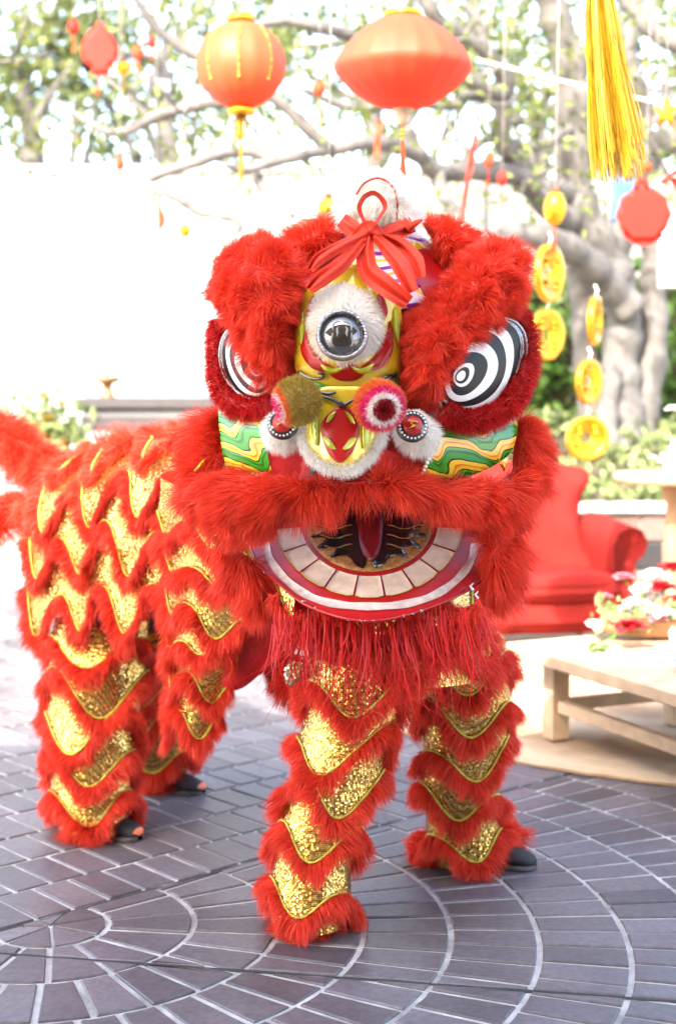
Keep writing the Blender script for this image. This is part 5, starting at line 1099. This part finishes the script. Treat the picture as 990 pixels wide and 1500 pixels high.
small_lantern(222, 62, 6, 9.6, 'tiny red lantern tucked behind the black spotlight', 'paper_red', 18, 'tassel_r', 1.3)
small_lantern(432, 168, 6, 9.0, 'tiny red lantern to the right of the round lantern tassel', 'paper_red', 22, 'tassel_r', 1.4)
small_lantern(715, 235, 7, 8.8, 'slim orange lantern beside the long red streamer', 'paper_orange', 26, 'tassel_r', 1.6)
small_lantern(735, 262, 7, 8.4, 'slim red lantern with orange tassel under the forked limb', 'paper_red', 26, 'tassel_r', 1.6)
def coin(px, py, rx, ry, Y, label, hole=True):
    t = thing('gold_coin', label, 'ornament', tuple(at(px, py, Y)), 'hanging gold coins'); K = F_PX / Y; R_ = ry / K; turn = math.acos(min(1, rx / ry)); ax = np.array((math.sin(turn), -math.cos(turn), 0)); c = at(px, py, Y); u2 = np.array((math.cos(turn), math.sin(turn), 0)); v2 = np.array((0, 0, 1.))
    th = np.linspace(0, 2 * np.pi, 40, endpoint=False); sq = lambda a: .20 / max(abs(math.cos(a)), abs(math.sin(a))); P = []
    for a in th:
        row = []
        for f, h in ((0, -.008), (0, .008), (.10, .008), (.12, .012), (.72, .012), (.76, .017), (1, .017), (1, -.017), (.76, -.017), (.72, -.012), (.12, -.012), (.10, -.008), (0, -.008)):
            r_ = R_ * (sq(a) + (1 - sq(a)) * f); row.append(c + (u2 * math.cos(a) + v2 * math.sin(a)) * r_ + ax * h)
        P.append(row)
    o = g_grid(np.array(P), True).obj('coin_disc', M['gold'], t)
    for k in range(4):
        a = k * math.pi / 2 + math.pi / 4; q = c + (u2 * math.cos(a) + v2 * math.sin(a)) * R_ * .52 + ax * .014
        g_tube(np.array([q + u2 * R_ * x + v2 * R_ * z for x, z in ((-.12, .10), (.1, .12), (.02, -.02), (.13, -.1), (-.1, -.13))]), .006, 6).obj('raised_mark', M['gold'], t)
    cord(c + v2 * R_, t, c[2] + R_ + (16 / K), 'red_link', .006)
    return t
coin(804, 400, 24, 42, 6.9, 'gold coin turned edge-on below the ingot lantern'); coin(800, 490, 27, 37, 6.9, 'large gold coin hanging lowest beside the right brow')
coin(871, 470, 13, 36, 7.3, 'narrow edge-on gold coin topmost in front of the trunk'); coin(862, 559, 21, 33, 7.3, 'half-turned gold coin in front of the trunk above the full-face coin'); coin(859, 642, 32, 33, 7.3, 'full-face gold coin with square hole hanging above the armchair')
for k, (pts, m) in enumerate((([(697, 195, 8.6), (690, 235, 8.6), (683, 275, 8.6), (676, 325, 8.6)], 'paper_red'), ([(556, 175, 8.2), (553, 205, 8.2), (551, 235, 8.2)], 'paper_orange'), ([(990, 250, 6.5), (970, 268, 6.5), (985, 262, 6.5), (1000, 290, 6.5)], 'paper_red'))):
    P = px_path(pts); q = np.array([np.stack([p + np.array((x, 0, 0)) + np.array((.0, .01 * math.sin(i), 0)) for x in (-.014, .014)]) for i, p in enumerate(P)])
    o = g_grid(q).join(g_grid(q[:, ::-1] + np.array((0, .003, 0)))).obj('streamer', M[m]); tag(o, ['long red paper streamer hanging from the forked limb', 'short orange paper streamer left of the red lantern tassel', 'looped red paper streamer beside the card medallion'][k], 'streamer', 'paper streamers')
Y = 6.8; st = [(975 + (22 if k % 2 == 0 else 10) * math.sin(k * math.pi / 5), 165 - (28 if k % 2 == 0 else 12) * math.cos(k * math.pi / 5)) for k in range(10)]
t = thing('foil_star', 'yellow foil star hanging beside the dark upper limb', 'ornament', tuple(at(975, 165, Y))); card(st, Y, .01, 'gold', t, 'star', 0); cord(at(975, 138, Y), t)
Y = 9.5; t = thing('blue_flag', 'small blue cloth flag tied behind the red card medallion', 'flag', tuple(at(905, 290, Y))); g2 = card([(892, 258), (940, 262), (925, 285), (905, 318), (896, 330)], Y, .006, 'blue', t, 'cloth', 0); g_tube(np.array([at(891, 250, Y), at(893, 345, Y)]), .012, 8).obj('pole', M['grey'], t)
Y = 9.0; sg = at(1000, 378, Y); t = thing('notice_board', 'blank pale cream board hanging on the tree trunk', 'board', tuple(sg)); g_box(sg, (.14, .02, .175), 0, .006).obj('board_panel', plain('cream_board', (.70, .64, .58), .6), t, False); g_box(sg + np.array((0, .012, 0)), (.15, .02, .185), 0, .006).obj('board_frame', M['grey'], t, False)
Y = 9.0; sp_ = at(236, 124, Y); t = thing('spotlight', 'small black box spotlight fixed in the branches beside the round lantern', 'spotlight', tuple(sp_)); g_box(sp_, (.07, .06, .06), .35, .01).obj('housing', M['dark'], t, False); g_box(sp_ + np.array((.02, -.07, -.02)), (.05, .006, .04), .35, .004).obj('lens', M['plastic'], t, False); g_tube(np.array([sp_ + np.array((0, 0, .05)), sp_ + np.array((.02, .05, .3))]), .012, 6).obj('bracket', M['dark'], t)
tag(g_tube(px_path([(700, 88, 8.5), (760, 103, 8.6), (820, 118, 8.7), (880, 132, 8.8), (960, 150, 9.0)]), .008, 6).obj('rope', M['string']), 'pale rope strung between the tree limbs behind the yellow tassel', 'rope')
